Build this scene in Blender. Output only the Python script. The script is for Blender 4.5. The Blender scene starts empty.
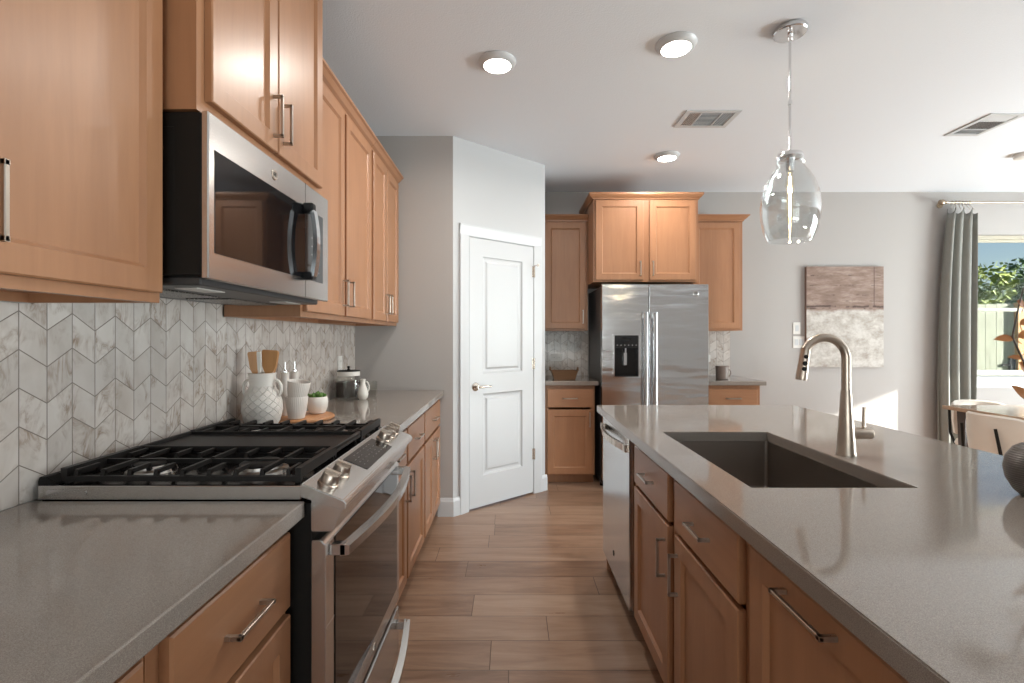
import bpy, bmesh, math, random
from mathutils import Vector, Matrix
random.seed(7)
sc = bpy.context.scene
PI = math.pi
# ---------------------------------------------------------------- camera, sky, sun, large lights, exposure
F = 484.0
cam_d = bpy.data.cameras.new('camera')
cam_d.sensor_fit = 'HORIZONTAL'; cam_d.sensor_width = 36.0
cam_d.lens = F / 1024 * 36
cam_d.shift_x = 1.0 / 1024
cam_d.shift_y = -(341.5 - 337.0) / 1024
cam_d.clip_start = 0.02; cam_d.clip_end = 300
cam = bpy.data.objects.new('camera', cam_d)
sc.collection.objects.link(cam)
cam.location = (0, 0, 1.30); cam.rotation_euler = (PI / 2, 0, 0)
sc.camera = cam

w = bpy.data.worlds.new('sky'); sc.world = w; w.use_nodes = True
nt = w.node_tree; bg = nt.nodes['Background']
sky = nt.nodes.new('ShaderNodeTexSky'); sky.sky_type = 'NISHITA'; sky.sun_disc = False
sky.sun_elevation = math.radians(38); sky.sun_rotation = math.radians(112); sky.air_density = 1.0; sky.dust_density = 0.6
nt.links.new(sky.outputs[0], bg.inputs[0]); bg.inputs[1].default_value = 0.07

def add_light(name, kind, loc, direction, energy, color=(1, 1, 1), size=None, size_y=None, **kw):
    d = bpy.data.lights.new(name, kind); d.energy = energy; d.color = color
    if size is not None and kind == 'AREA':
        d.shape = 'RECTANGLE'; d.size = size; d.size_y = size_y or size
    for k, v in kw.items(): setattr(d, k, v)
    o = bpy.data.objects.new(name, d); sc.collection.objects.link(o)
    o.location = loc
    o.rotation_euler = Vector(direction).to_track_quat('-Z', 'Y').to_euler()
    return o
add_light('sun_lamp', 'SUN', (12, 0, 5), (-1, .4, -.39), 14.0, (1, .95, .88), angle=math.radians(1.2))
add_light('patio_daylight', 'AREA', (7.30, 1.8, 1.15), (-1, 0, 0), 190, (.88, .95, 1), 3.7, 2.1)
add_light('patio_ceiling_fill', 'AREA', (7.45, 1.8, .25), (-1, 0, .9), 260, (.94, .97, 1), 3.6, 1.0)  # added lamp aimed upward to brighten the ceiling, stands in for bounced sunlight
add_light('rear_fill_light', 'AREA', (.45, -3.7, 1.45), (0, 1, 0), 26, (.96, .98, 1), 2.6, 1.9)  # added fill lamp behind the camera, set at a made-up window
add_light('rear_ceiling_fill', 'AREA', (.45, -3.8, .55), (0, 1, .8), 55, (.93, .97, 1), 2.6, .8)  # second added rear lamp, tilted up to lighten the ceiling

vs = sc.view_settings
vs.view_transform = 'Standard'; vs.look = 'None'; vs.gamma = 1.0; vs.exposure = 0.62; vs.use_curve_mapping = False
cy = sc.cycles
cy.use_denoising = True; cy.max_bounces = 10; cy.diffuse_bounces = 5; cy.glossy_bounces = 5; cy.transparent_max_bounces = 16
cy.transmission_bounces = 8; cy.sample_clamp_indirect = 6.0; cy.caustics_reflective = False; cy.caustics_refractive = False
cy.blur_glossy = 0.6

# ---------------------------------------------------------------- materials
class NT:
    def __init__(s, name):
        s.m = bpy.data.materials.new(name); s.m.use_nodes = True
        s.t = s.m.node_tree; s.b = s.t.nodes['Principled BSDF']; s.out = s.t.nodes['Material Output']
    def n(s, typ, **kw):
        nd = s.t.nodes.new('ShaderNode' + typ)
        for k, v in kw.items(): setattr(nd, k, v)
        return nd
    def l(s, a, b): s.t.links.new(a, b)
    def val(s, sock, v):
        if hasattr(v, 'is_linked') or hasattr(v, 'links'): s.l(v, sock)
        else: sock.default_value = v
    def math(s, op, a, b=0.0, c=0.0):
        nd = s.n('Math', operation=op)
        s.val(nd.inputs[0], a); s.val(nd.inputs[1], b)
        if len(nd.inputs) > 2: s.val(nd.inputs[2], c)
        return nd.outputs[0]
    def mix(s, fac, a, b, blend='MIX'):
        nd = s.n('Mix', data_type='RGBA', blend_type=blend)
        s.val(nd.inputs[0], fac); s.val(nd.inputs[6], a if not isinstance(a, tuple) else (*a, 1)); s.val(nd.inputs[7], b if not isinstance(b, tuple) else (*b, 1))
        return nd.outputs[2]
    def ramp(s, fac, stops):
        nd = s.n('ValToRGB'); s.l(fac, nd.inputs[0]); cr = nd.color_ramp
        while len(cr.elements) < len(stops): cr.elements.new(.5)
        for e, (p, c) in zip(cr.elements, stops): e.position = p; e.color = (*c, 1) if len(c) == 3 else c
        return nd.outputs[0]
    def noise(s, vec, scale=5, detail=3, rough=.5, dist=0):
        nd = s.n('TexNoise'); s.l(vec, nd.inputs['Vector'])
        nd.inputs['Scale'].default_value = scale; nd.inputs['Detail'].default_value = detail
        nd.inputs['Roughness'].default_value = rough; nd.inputs['Distortion'].default_value = dist
        return nd.outputs['Fac']
    def coord(s, kind='Object'): return s.n('TexCoord').outputs[kind]
    def pos(s): return s.n('NewGeometry').outputs['Position']
    def mapping(s, vec, scale=(1, 1, 1), loc=(0, 0, 0), rot=(0, 0, 0)):
        nd = s.n('Mapping'); s.l(vec, nd.inputs[0]); nd.inputs['Scale'].default_value = scale
        nd.inputs['Location'].default_value = loc; nd.inputs['Rotation'].default_value = rot
        return nd.outputs[0]
    def bump(s, h, strength=.2, dist=.01):
        nd = s.n('Bump'); s.l(h, nd.inputs['Height']); nd.inputs['Strength'].default_value = strength
        nd.inputs['Distance'].default_value = dist; s.l(nd.outputs[0], s.b.inputs['Normal'])
    def set(s, col=None, rough=None, metal=None, **kw):
        if col is not None: s.val(s.b.inputs['Base Color'], (*col, 1) if isinstance(col, tuple) and len(col) == 3 else col)
        if rough is not None: s.val(s.b.inputs['Roughness'], rough)
        if metal is not None: s.b.inputs['Metallic'].default_value = metal
        for k, v in kw.items(): s.val(s.b.inputs[k.replace('_', ' ')], v)
        return s

def simple(name, col, rough=.5, metal=0, bump=None, var=.0, **kw):
    s = NT(name); s.set(None, rough, metal, **kw)
    c = s.coord()
    n = s.noise(c, 18, 3)
    s.l(s.mix(n, tuple(x * (1 - var) for x in col), tuple(min(1, x * (1 + var)) for x in col)), s.b.inputs['Base Color'])
    if bump: s.bump(s.noise(c, bump[0], 3), bump[1], bump[2] if len(bump) > 2 else .002)
    return s.m

def wood(name, axis, light=(.385, .188, .094), dark=(.305, .142, .070), rough=.38):
    s = NT(name); c = s.coord()
    sc3 = [9, 9, 9]; sc3[axis] = .9
    v = s.mapping(c, tuple(sc3))
    big = s.noise(c, 2.3, 2)
    g = s.noise(v, 3.2, 4, .55, .6)
    sc4 = [120, 120, 120]; sc4[axis] = 3
    f = s.noise(s.mapping(c, tuple(sc4)), 1, 2)
    mx = s.math('ADD', s.math('MULTIPLY', g, .5), s.math('MULTIPLY', big, .5))
    col = s.ramp(mx, [(.3, dark), (.62, light)])
    col = s.mix(s.math('MULTIPLY', f, .14), col, (.22, .10, .05))
    s.set(col, rough, Coat_Weight=.12, Coat_Roughness=.25)
    s.bump(f, .05, .001)
    return s.m
WZ = wood('maple_vertical_grain', 2); WY = wood('maple_grain_along_y', 1); WX = wood('maple_grain_along_x', 0)

def steel(name, col=(.60, .585, .57), rough=.24, axis=2, amt=.06, wavy=0):
    s = NT(name); c = s.coord()
    k = [260, 260, 260]; k[axis] = 2
    n = s.noise(s.mapping(c, tuple(k)), 1, 2)
    s.set(col, s.math('ADD', s.math('MULTIPLY', n, .12), rough - .06), 1.0)
    if wavy:
        wv = s.noise(s.mapping(c, (1.5, 1.5, 7)), 1.6, 2, .4)
        b0 = s.n('Bump'); s.l(wv, b0.inputs['Height']); b0.inputs['Strength'].default_value = 1; b0.inputs['Distance'].default_value = wavy
        s.bump(n, amt, .0006); s.l(b0.outputs[0], s.b.inputs['Normal'].links[0].from_node.inputs['Normal'])
    else: s.bump(n, amt, .0006)
    return s.m
STEEL = steel('brushed_steel_horizontal', axis=1); STEELZ = steel('brushed_steel_vertical_grain', (.56, .56, .56), .26, axis=2)
STEELX = steel('brushed_steel_across', (.68, .68, .69), .17, axis=0, wavy=.006)
NICKEL = steel('brushed_nickel', (.60, .53, .46), .26, axis=2, amt=.02)
KNOBM = steel('satin_knob_metal', (.50, .43, .37), .33, axis=2, amt=.02)
FAUCETM = steel('brushed_nickel_faucet', (.43, .36, .30), .30, axis=2, amt=.02)
CHROME = steel('polished_chrome', (.75, .75, .76), .10, axis=2, amt=.01)
PULL = steel('satin_nickel_pull', (.50, .45, .40), .30, axis=2, amt=.02)
BLACKM = simple('black_painted_metal', (.008, .007, .006), .5, 0, (60, .1), Specular_IOR_Level=.2)
CASTIRON = simple('cast_iron', (.011, .0095, .009), .45, 0, (220, .25, .001), .2, Specular_IOR_Level=.35)
ENAMEL = simple('black_enamel', (.008, .007, .007), .18, 0, None, .1, Specular_IOR_Level=.35)
BLKGLASS = simple('black_glass', (.006, .006, .007), .04, 0, None, .1, IOR=1.6)
ALU = simple('cast_aluminium', (.62, .58, .54), .35, 1.0, (80, .1))
WHITEP = simple('white_trim_paint', (.56, .575, .59), .35, 0, (40, .03))
PLASTIC = simple('white_plastic', (.70, .68, .65), .4)
CERAMIC = simple('white_ceramic', (.74, .69, .64), .38, 0, (50, .06), .03)
BAMBOO = wood('bamboo_wood', 2, (.62, .32, .12), (.48, .22, .08), .45)
BOARDW = wood('board_wood', 0, (.60, .29, .13), (.46, .20, .08), .45)
GREEN = simple('succulent_green', (.10, .21, .035), .5, 0, (40, .1), .35)
COFFEE = simple('coffee_beans', (.035, .016, .010), .5, 0, (160, .8, .003), .4)
MILK = simple('white_glaze', (.80, .77, .72), .25)
TAUPEC = simple('taupe_ceramic', (.24, .18, .15), .4, 0, (50, .1), .1)
WICKER = NT('woven_wicker'); _c = WICKER.coord()
_w = WICKER.n('TexWave', wave_type='BANDS', bands_direction='Z'); WICKER.l(_c, _w.inputs[0]); _w.inputs['Scale'].default_value = 55; _w.inputs['Distortion'].default_value = 3
WICKER.set(WICKER.ramp(_w.outputs['Fac'], [(0, (.10, .045, .02)), (1, (.36, .19, .085))]), .6); WICKER.bump(_w.outputs['Fac'], .8, .004); WICKER = WICKER.m

def quartz():
    s = NT('grey_quartz'); c = s.pos()
    a = s.noise(c, 900, 2, .6); b = s.noise(c, 260, 2)
    col = s.ramp(a, [(.35, (.19, .160, .135)), (.5, (.262, .224, .194)), (.68, (.355, .315, .28))])
    col = s.mix(s.math('MULTIPLY', b, .25), col, (.19, .168, .15))
    s.set(col, .075, Specular_IOR_Level=.85)
    return s.m
QUARTZ = quartz()

def tiles(name, comp):
    s = NT(name); p = s.n('SeparateXYZ'); s.l(s.pos(), p.inputs[0])
    S, Z = p.outputs[comp], p.outputs[2]
    u = s.math('DIVIDE', s.math('SUBTRACT', S, 1.250), .068)
    tri = s.math('SUBTRACT', 1.0, s.math('PINGPONG', u, 1.0))
    v = s.math('DIVIDE', s.math('SUBTRACT', s.math('SUBTRACT', Z, 1.227), s.math('MULTIPLY', tri, .0446)), .089)
    cu, cv = s.math('FLOOR', u), s.math('FLOOR', v)
    fu, fv = s.math('FRACT', u), s.math('FRACT', v)
    du = s.math('MULTIPLY', s.math('MINIMUM', fu, s.math('SUBTRACT', 1.0, fu)), .068)
    dv = s.math('MULTIPLY', s.math('MINIMUM', fv, s.math('SUBTRACT', 1.0, fv)), .089 * .83)
    d = s.math('MINIMUM', du, dv)
    mr = s.n('MapRange', interpolation_type='SMOOTHSTEP'); s.l(d, mr.inputs[0]); mr.inputs[1].default_value = .0007; mr.inputs[2].default_value = .0017
    mask = mr.outputs[0]
    cx = s.n('CombineXYZ'); s.l(cu, cx.inputs[0]); s.l(cv, cx.inputs[1])
    wn = s.n('TexWhiteNoise'); s.l(cx.outputs[0], wn.inputs['Vector'])
    off = s.n('VectorMath', operation='MULTIPLY_ADD'); s.l(wn.outputs['Color'], off.inputs[0]); off.inputs[1].default_value = (9, 9, 9); s.l(s.pos(), off.inputs[2])
    rot = s.mapping(off.outputs[0], (1, 1, .42), rot=(.5, .5, 0))
    vein = s.noise(rot, 15, 5, .62, 1.4)
    rid = s.math('ABSOLUTE', s.math('SUBTRACT', vein, .5))
    vm = s.ramp(rid, [(0, (1, 1, 1)), (.025, (.55, .55, .55)), (.09, (0, 0, 0))])
    patch = s.ramp(s.noise(off.outputs[0], 9, 3, .6), [(.46, (0, 0, 0)), (.66, (1, 1, 1))])
    cloud = s.noise(rot, 7, 4, .6, .8)
    base = s.ramp(cloud, [(.25, (.47, .415, .37)), (.5, (.60, .55, .51)), (.75, (.68, .64, .60))])
    vc = s.mix(s.noise(off.outputs[0], 6, 1), (.25, .14, .07), (.30, .25, .21))
    f = s.math('MULTIPLY', s.math('MULTIPLY', vm, patch), .95)
    col = s.mix(f, base, vc)
    tv = s.math('ADD', s.math('MULTIPLY', wn.outputs['Value'], .16), .90)
    hs = s.n('HueSaturation'); s.l(col, hs.inputs['Color']); s.l(tv, hs.inputs['Value'])
    col = s.mix(mask, (.20, .165, .14), hs.outputs[0])
    s.set(col, s.math('SUBTRACT', .72, s.math('MULTIPLY', mask, .60)))
    s.bump(mask, .5, .0012)
    return s.m
TILE_Y = tiles('chevron_marble_tile_left', 1); TILE_X = tiles('chevron_marble_tile_back', 0)

def floor_mat():
    s = NT('wood_plank_floor'); p = s.n('SeparateXYZ'); s.l(s.pos(), p.inputs[0]); X, Y = p.outputs[0], p.outputs[1]
    v = s.math('DIVIDE', s.math('SUBTRACT', Y, 1.888), .1835); row = s.math('FLOOR', v); fv = s.math('FRACT', v)
    wr = s.n('TexWhiteNoise', noise_dimensions='1D'); s.l(s.math('ADD', row, 41.3), wr.inputs['W'])
    u = s.math('DIVIDE', s.math('ADD', X, s.math('MULTIPLY', wr.outputs['Value'], 1.45)), 1.25); col_i = s.math('FLOOR', u); fu = s.math('FRACT', u)
    cx = s.n('CombineXYZ'); s.l(row, cx.inputs[0]); s.l(col_i, cx.inputs[1])
    wn = s.n('TexWhiteNoise'); s.l(cx.outputs[0], wn.inputs['Vector'])
    off = s.n('VectorMath', operation='MULTIPLY_ADD'); s.l(wn.outputs['Color'], off.inputs[0]); off.inputs[1].default_value = (7, 7, 0); s.l(s.pos(), off.inputs[2])
    g = s.noise(s.mapping(off.outputs[0], (1.2, 9, 1)), 2.2, 5, .6, .8)
    fine = s.noise(s.mapping(off.outputs[0], (5, 130, 1)), 1, 3)
    mx = s.math('ADD', s.math('MULTIPLY', g, .7), s.math('MULTIPLY', wn.outputs['Value'], .3))
    col = s.ramp(mx, [(.28, (.19, .108, .068)), (.5, (.315, .198, .133)), (.72, (.42, .29, .205))])
    col = s.mix(s.math('MULTIPLY', fine, .3), col, (.16, .09, .055))
    du = s.math('MULTIPLY', s.math('MINIMUM', fu, s.math('SUBTRACT', 1.0, fu)), 1.25)
    dv = s.math('MULTIPLY', s.math('MINIMUM', fv, s.math('SUBTRACT', 1.0, fv)), .1835)
    d = s.math('MINIMUM', du, dv)
    mr = s.n('MapRange'); s.l(d, mr.inputs[0]); mr.inputs[1].default_value = .0008; mr.inputs[2].default_value = .0022
    col = s.mix(mr.outputs[0], (.07, .035, .02), col)
    s.set(col, s.math('ADD', .24, s.math('MULTIPLY', g, .12)), Specular_IOR_Level=.55)
    h = s.math('ADD', mr.outputs[0], s.math('MULTIPLY', fine, .15))
    s.bump(h, .35, .0015)
    return s.m
FLOORM = floor_mat()

def paint(name, col, scale=190, st=.35):
    s = NT(name); c = s.pos()
    n = s.noise(c, scale, 2, .5)
    s.set(col, .75); s.bump(n, st, .0025)
    return s.m
WALLM = paint('warm_grey_wall_paint', (.40, .378, .364)); CEILM = paint('ceiling_paint', (.76, .80, .85), 130, .5)
PANTRYM = paint('light_wall_paint', (.52, .53, .54))

def thin_glass(name, tint=(1, 1, 1), ior=1.45, rough=0.0, bumpy=None, extra=0.0):
    s = NT(name); s.t.nodes.remove(s.b)
    tr = s.n('BsdfTransparent'); tr.inputs[0].default_value = (*tint, 1)
    gl = s.n('BsdfGlossy'); gl.inputs['Roughness'].default_value = rough; gl.inputs[0].default_value = (1, 1, 1, 1)
    lw = s.n('LayerWeight'); lw.inputs[0].default_value = .5
    fac = s.math('ADD', s.math('MULTIPLY', s.math('POWER', lw.outputs["Facing"], 3.2 if extra >= 0 else 5.0), .75), ((ior - 1) / (ior + 1)) ** 2 + extra)
    if bumpy:
        bn = s.n('Bump'); s.l(s.noise(s.coord(), bumpy[0], 2), bn.inputs['Height']); bn.inputs['Strength'].default_value = bumpy[1]; bn.inputs['Distance'].default_value = .003
        s.l(bn.outputs[0], gl.inputs['Normal']); s.l(bn.outputs[0], lw.inputs['Normal'])
    mx = s.n('MixShader'); s.l(s.math('MINIMUM', fac, 1.0), mx.inputs[0]); s.l(tr.outputs[0], mx.inputs[1]); s.l(gl.outputs[0], mx.inputs[2])
    s.l(mx.outputs[0], s.out.inputs[0])
    return s.m
PANE = thin_glass("window_glass", (.96, .98, .97), 1.45, 0.0, None, -.032); LAMPGLASS = thin_glass('seeded_lamp_glass', (.93, .94, .94), 1.5, .02, (14, .35), .03)
JARGLASS = thin_glass('jar_glass', (.90, .90, .885), 1.5, .02, None, -.015)

def emit(name, col, st):
    s = NT(name); s.set((.8, .8, .8), .4); s.b.inputs['Emission Color'].default_value = (*col, 1); s.b.inputs['Emission Strength'].default_value = st
    return s.m
LAMPDISC = emit('lit_diffuser', (1, .93, .84), 9); BULB = emit('lit_bulb', (1, .84, .62), 22)
LEGEND = simple('panel_legend', (.30, .29, .28), .4)

# ---------------------------------------------------------------- mesh builder
class B:
    def __init__(s): s.bm = bmesh.new()
    def box(s, x0, x1, y0, y1, z0, z1, bev=0.0, seg=1):
        x0, x1 = sorted((x0, x1)); y0, y1 = sorted((y0, y1)); z0, z1 = sorted((z0, z1))
        v = [s.bm.verts.new(p) for p in [(x0, y0, z0), (x1, y0, z0), (x1, y1, z0), (x0, y1, z0), (x0, y0, z1), (x1, y0, z1), (x1, y1, z1), (x0, y1, z1)]]
        fs = [s.bm.faces.new([v[i] for i in f]) for f in [(3, 2, 1, 0), (4, 5, 6, 7), (0, 1, 5, 4), (1, 2, 6, 5), (2, 3, 7, 6), (3, 0, 4, 7)]]
        if bev > 0:
            es = {e for f in fs for e in f.edges}
            bmesh.ops.bevel(s.bm, geom=list(es), offset=bev, segments=seg, affect='EDGES', profile=.5)
        return s
    def poly(s, pts, h0, h1, axis='z', bev=0):
        """prism of a 2D outline; axis z: (x,y) ; y: (x,z) extruded along y ; x: (y,z) extruded along x"""
        mk = {'z': lambda a, b, h: (a, b, h), 'y': lambda a, b, h: (a, h, b), 'x': lambda a, b, h: (h, a, b)}[axis]
        lo = [s.bm.verts.new(mk(a, b, h0)) for a, b in pts]; hi = [s.bm.verts.new(mk(a, b, h1)) for a, b in pts]
        n = len(pts); fs = [s.bm.faces.new(lo[::-1]), s.bm.faces.new(hi)]
        for i in range(n): fs.append(s.bm.faces.new([lo[i], lo[(i + 1) % n], hi[(i + 1) % n], hi[i]]))
        bmesh.ops.recalc_face_normals(s.bm, faces=fs)
        if bev: bmesh.ops.bevel(s.bm, geom=list({e for f in fs for e in f.edges}), offset=bev, segments=2, affect='EDGES')
        return s
    def bar(s, p0, p1, wd, ht, up=(0, 0, 1)):
        p0, p1 = Vector(p0), Vector(p1); d = (p1 - p0).normalized(); up = Vector(up)
        side = d.cross(up)
        if side.length < 1e-4: side = d.cross(Vector((1, 0, 0)))
        side.normalize(); u = side.cross(d).normalized()
        a, b = side * wd / 2, u * ht / 2
        v = [s.bm.verts.new(p + q) for p in (p0, p1) for q in (-a - b, a - b, a + b, -a + b)]
        for f in [(3, 2, 1, 0), (4, 5, 6, 7), (0, 1, 5, 4), (1, 2, 6, 5), (2, 3, 7, 6), (3, 0, 4, 7)]: s.bm.faces.new([v[i] for i in f])
        return s
    def lathe(s, prof, c=(0, 0, 0), n=32, axis=(0, 0, 1), cap=True, squash=(1, 1)):
        q = Vector((0, 0, 1)).rotation_difference(Vector(axis).normalized()); c = Vector(c); rings = []
        for r, z in prof:
            if r <= 1e-6: rings.append([s.bm.verts.new(c + q @ Vector((0, 0, z)))])
            else: rings.append([s.bm.verts.new(c + q @ Vector((r * squash[0] * math.cos(2 * PI * i / n), r * squash[1] * math.sin(2 * PI * i / n), z))) for i in range(n)])
        for a, b in zip(rings, rings[1:]):
            for i in range(n):
                j = (i + 1) % n
                if len(a) == 1 and len(b) == 1: continue
                if len(a) == 1: s.bm.faces.new([a[0], b[j], b[i]])
                elif len(b) == 1: s.bm.faces.new([a[i], a[j], b[0]])
                else: s.bm.faces.new([a[i], a[j], b[j], b[i]])
        if cap:
            if len(rings[0]) > 1: s.bm.faces.new(rings[0][::-1])
            if len(rings[-1]) > 1: s.bm.faces.new(rings[-1])
        return s
    def tube(s, pts, r, n=12, cap=True, flat=1.0):
        pts = [Vector(p) for p in pts]; rs = r if isinstance(r, (list, tuple)) else [r] * len(pts); rings = []; nrm = None
        for i, p in enumerate(pts):
            t = (pts[min(i + 1, len(pts) - 1)] - pts[max(i - 1, 0)]).normalized()
            if nrm is None:
                nrm = t.cross(Vector((0, 0, 1)))
                if nrm.length < 1e-3: nrm = t.cross(Vector((0, 1, 0)))
                nrm.normalize()
            else: nrm = (nrm - t * nrm.dot(t)).normalized()
            b = t.cross(nrm)
            rings.append([s.bm.verts.new(p + (nrm * math.cos(2 * PI * k / n) + b * math.sin(2 * PI * k / n) * flat) * rs[i]) for k in range(n)])
        for a, b in zip(rings, rings[1:]):
            for k in range(n): s.bm.faces.new([a[k], a[(k + 1) % n], b[(k + 1) % n], b[k]])
        if cap: s.bm.faces.new(rings[0][::-1]); s.bm.faces.new(rings[-1])
        return s
    def rings(s, loops, cap0=True, cap1=True):
        rr = [[s.bm.verts.new(p) for p in lp] for lp in loops]
        fs = []
        for a, b in zip(rr, rr[1:]):
            n = len(a)
            for i in range(n): fs.append(s.bm.faces.new([a[i], a[(i + 1) % n], b[(i + 1) % n], b[i]]))
        if cap0: fs.append(s.bm.faces.new(rr[0][::-1]))
        if cap1: fs.append(s.bm.faces.new(rr[-1]))
        return s
    def build(s, name, mat, parent=None, local=False, smooth=False, kind=None, fixn=True, sub=0, solid=0):
        if fixn: bmesh.ops.recalc_face_normals(s.bm, faces=s.bm.faces)
        if parent is not None and not local:
            off = parent['_o'] if '_o' in parent.keys() else (0, 0, 0)
            bmesh.ops.translate(s.bm, verts=s.bm.verts, vec=-Vector(off))
        me = bpy.data.meshes.new(name); s.bm.to_mesh(me); s.bm.free()
        if smooth:
            me.polygons.foreach_set('use_smooth', [True] * len(me.polygons))
            me.set_sharp_from_angle(angle=math.radians(38))
        me.materials.append(mat)
        o = bpy.data.objects.new(name, me); sc.collection.objects.link(o)
        if parent is not None:
            o.parent = parent
            if '_o' in parent.keys(): o['_o'] = list(parent['_o'])
        if kind: o['kind'] = kind
        if sub:
            m = o.modifiers.new('sub', 'SUBSURF'); m.levels = m.render_levels = sub
        if solid:
            m = o.modifiers.new('solid', 'SOLIDIFY'); m.thickness = solid
        return o

def tag(o, label, cat, group=None):
    o['label'] = label; o['category'] = cat
    if group: o['group'] = group
    return o
def thing(name, label, cat, loc=(0, 0, 0), group=None, rotz=0, kind=None):
    o = bpy.data.objects.new(name, None); sc.collection.objects.link(o)
    o.location = loc; o.rotation_euler = (0, 0, rotz); o.empty_display_size = .05
    o['_o'] = list(loc)
    if kind: o['kind'] = kind
    if label: tag(o, label, cat, group)
    return o
def recenter(o):
    """origin of a one-mesh thing to its base centre"""
    me = o.data; xs = [v.co for v in me.vertices]
    c = Vector(((min(v.x for v in xs) + max(v.x for v in xs)) / 2, (min(v.y for v in xs) + max(v.y for v in xs)) / 2, min(v.z for v in xs)))
    me.transform(Matrix.Translation(-c)); o.location = c
    return o
def text_mesh(body, size, mat, name, parent, mtx, depth=.0006, local=False):
    cu = bpy.data.curves.new(name, 'FONT'); cu.body = body; cu.size = size; cu.extrude = depth; cu.align_x = 'CENTER'; cu.align_y = 'CENTER'
    tmp = bpy.data.objects.new(name, cu); sc.collection.objects.link(tmp)
    dg = bpy.context.evaluated_depsgraph_get(); me = bpy.data.meshes.new_from_object(tmp.evaluated_get(dg))
    bpy.data.objects.remove(tmp)
    me.transform(mtx)
    if parent is not None and not local: me.transform(Matrix.Translation(-Vector(parent['_o'])))
    me.materials.clear(); me.materials.append(mat)
    o = bpy.data.objects.new(name, me); sc.collection.objects.link(o)
    if parent is not None: o.parent = parent
    return o

# face frames: (u along width, n outward, z)
class Face:
    def __init__(s, kind, P): s.k, s.P = kind, P
    def __call__(s, u, n, z):
        return {'L': (s.P + n, u, z), 'I': (s.P - n, u, z), 'B': (u, s.P - n, z)}[s.k]
    def box(s, b, u0, u1, n0, n1, z0, z1, bev=0):
        a, c = s(u0, n0, z0), s(u1, n1, z1); return b.box(a[0], c[0], a[1], c[1], a[2], c[2], bev)
    def loop(s, u0, u1, z0, z1, n, ins=0):
        return [s(u0 + ins, n, z0 + ins), s(u1 - ins, n, z0 + ins), s(u1 - ins, n, z1 - ins), s(u0 + ins, n, z1 - ins)]
    @property
    def wh(s): return WX if s.k == 'B' else WY

def pull(f, u, z, parent, vertical=True, L=.128, base=.02, mat=None, label=None):
    b = B(); so = .030; t = .0085
    if vertical:
        for q in (z - L / 2 + t / 2, z + L / 2 - t / 2): f.box(b, u - t / 2, u + t / 2, base, base + so, q - t / 2, q + t / 2)
        f.box(b, u - t / 2, u + t / 2, base + so - t, base + so, z - L / 2, z + L / 2, .0012)
    else:
        for q in (u - L / 2 + t / 2, u + L / 2 - t / 2): f.box(b, q - t / 2, q + t / 2, base, base + so, z - t / 2, z + t / 2)
        f.box(b, u - L / 2, u + L / 2, base + so - t, base + so, z - t / 2, z + t / 2, .0012)
    o = b.build('handle', mat or PULL, parent)
    o['label'] = 'satin nickel bar pull'
    return o
def door_front(f, u0, u1, z0, z1, parent, hand=None, hz=None, stile=.056, name='door', horiz=False, hu=None, L=.128):
    b = B()
    b.rings([f.loop(u0, u1, z0, z1, .0005), f.loop(u0, u1, z0, z1, .017), f.loop(u0, u1, z0, z1, .02, .003), f.loop(u0, u1, z0, z1, .02, stile),
             f.loop(u0, u1, z0, z1, .0175, stile + .002), f.loop(u0, u1, z0, z1, .010, stile + .009), f.loop(u0, u1, z0, z1, .010, stile + .02)])
    d = b.build(name, WZ, parent)
    if hand == 'lo' or hand == 'hi':
        pull(f, (u0 + .028) if hand == 'lo' else (u1 - .028), hz, d, True, L)
    elif horiz: pull(f, hu if hu is not None else (u0 + u1) / 2, hz, d, False, L)
    return d
def drawer_front(f, u0, u1, z0, z1, parent, L=.128, handle=True):
    b = B()
    b.rings([f.loop(u0, u1, z0, z1, .0005), f.loop(u0, u1, z0, z1, .016), f.loop(u0, u1, z0, z1, .02, .004), f.loop(u0, u1, z0, z1, .02, .03)])
    d = b.build('drawer', f.wh, parent)
    if handle: pull(f, (u0 + u1) / 2, (z0 + z1) / 2, d, False, L)
    return d
def carcass(f, u0, u1, depth, z0, z1, parent, toe=.0, lip=0.0, top=True, stiles=()):
    """body as panels behind the face plane (n=0) plus a face frame"""
    b = B(); t = .018
    zb = z0 + toe
    f.box(b, u0, u0 + t, -depth, -.02, zb, z1); f.box(b, u1 - t, u1, -depth, -.02, zb, z1)
    f.box(b, u0 + t, u1 - t, -depth, -depth + .008, zb, z1)
    f.box(b, u0 + t, u1 - t, -depth + .008, -.02, zb + lip, zb + lip + t)
    if top: f.box(b, u0 + t, u1 - t, -depth + .008, -.02, z1 - t, z1)
    b.build('body', WZ, parent)
    b = B(); s = .038
    f.box(b, u0, u0 + s, -.02, 0, zb, z1); f.box(b, u1 - s, u1, -.02, 0, zb, z1)
    f.box(b, u0 + s, u1 - s, -.02, 0, zb, zb + max(s, lip + .01)); f.box(b, u0 + s, u1 - s, -.02, 0, z1 - s, z1)
    for q in stiles: f.box(b, q - .032, q + .032, -.02, 0, zb + s, z1 - s)
    b.build('face_frame', WZ, parent)
    if toe:
        b = B(); f.box(b, u0, u1, -.085, -.07, z0, zb); b.build('toe_kick', WZ, parent)
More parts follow.
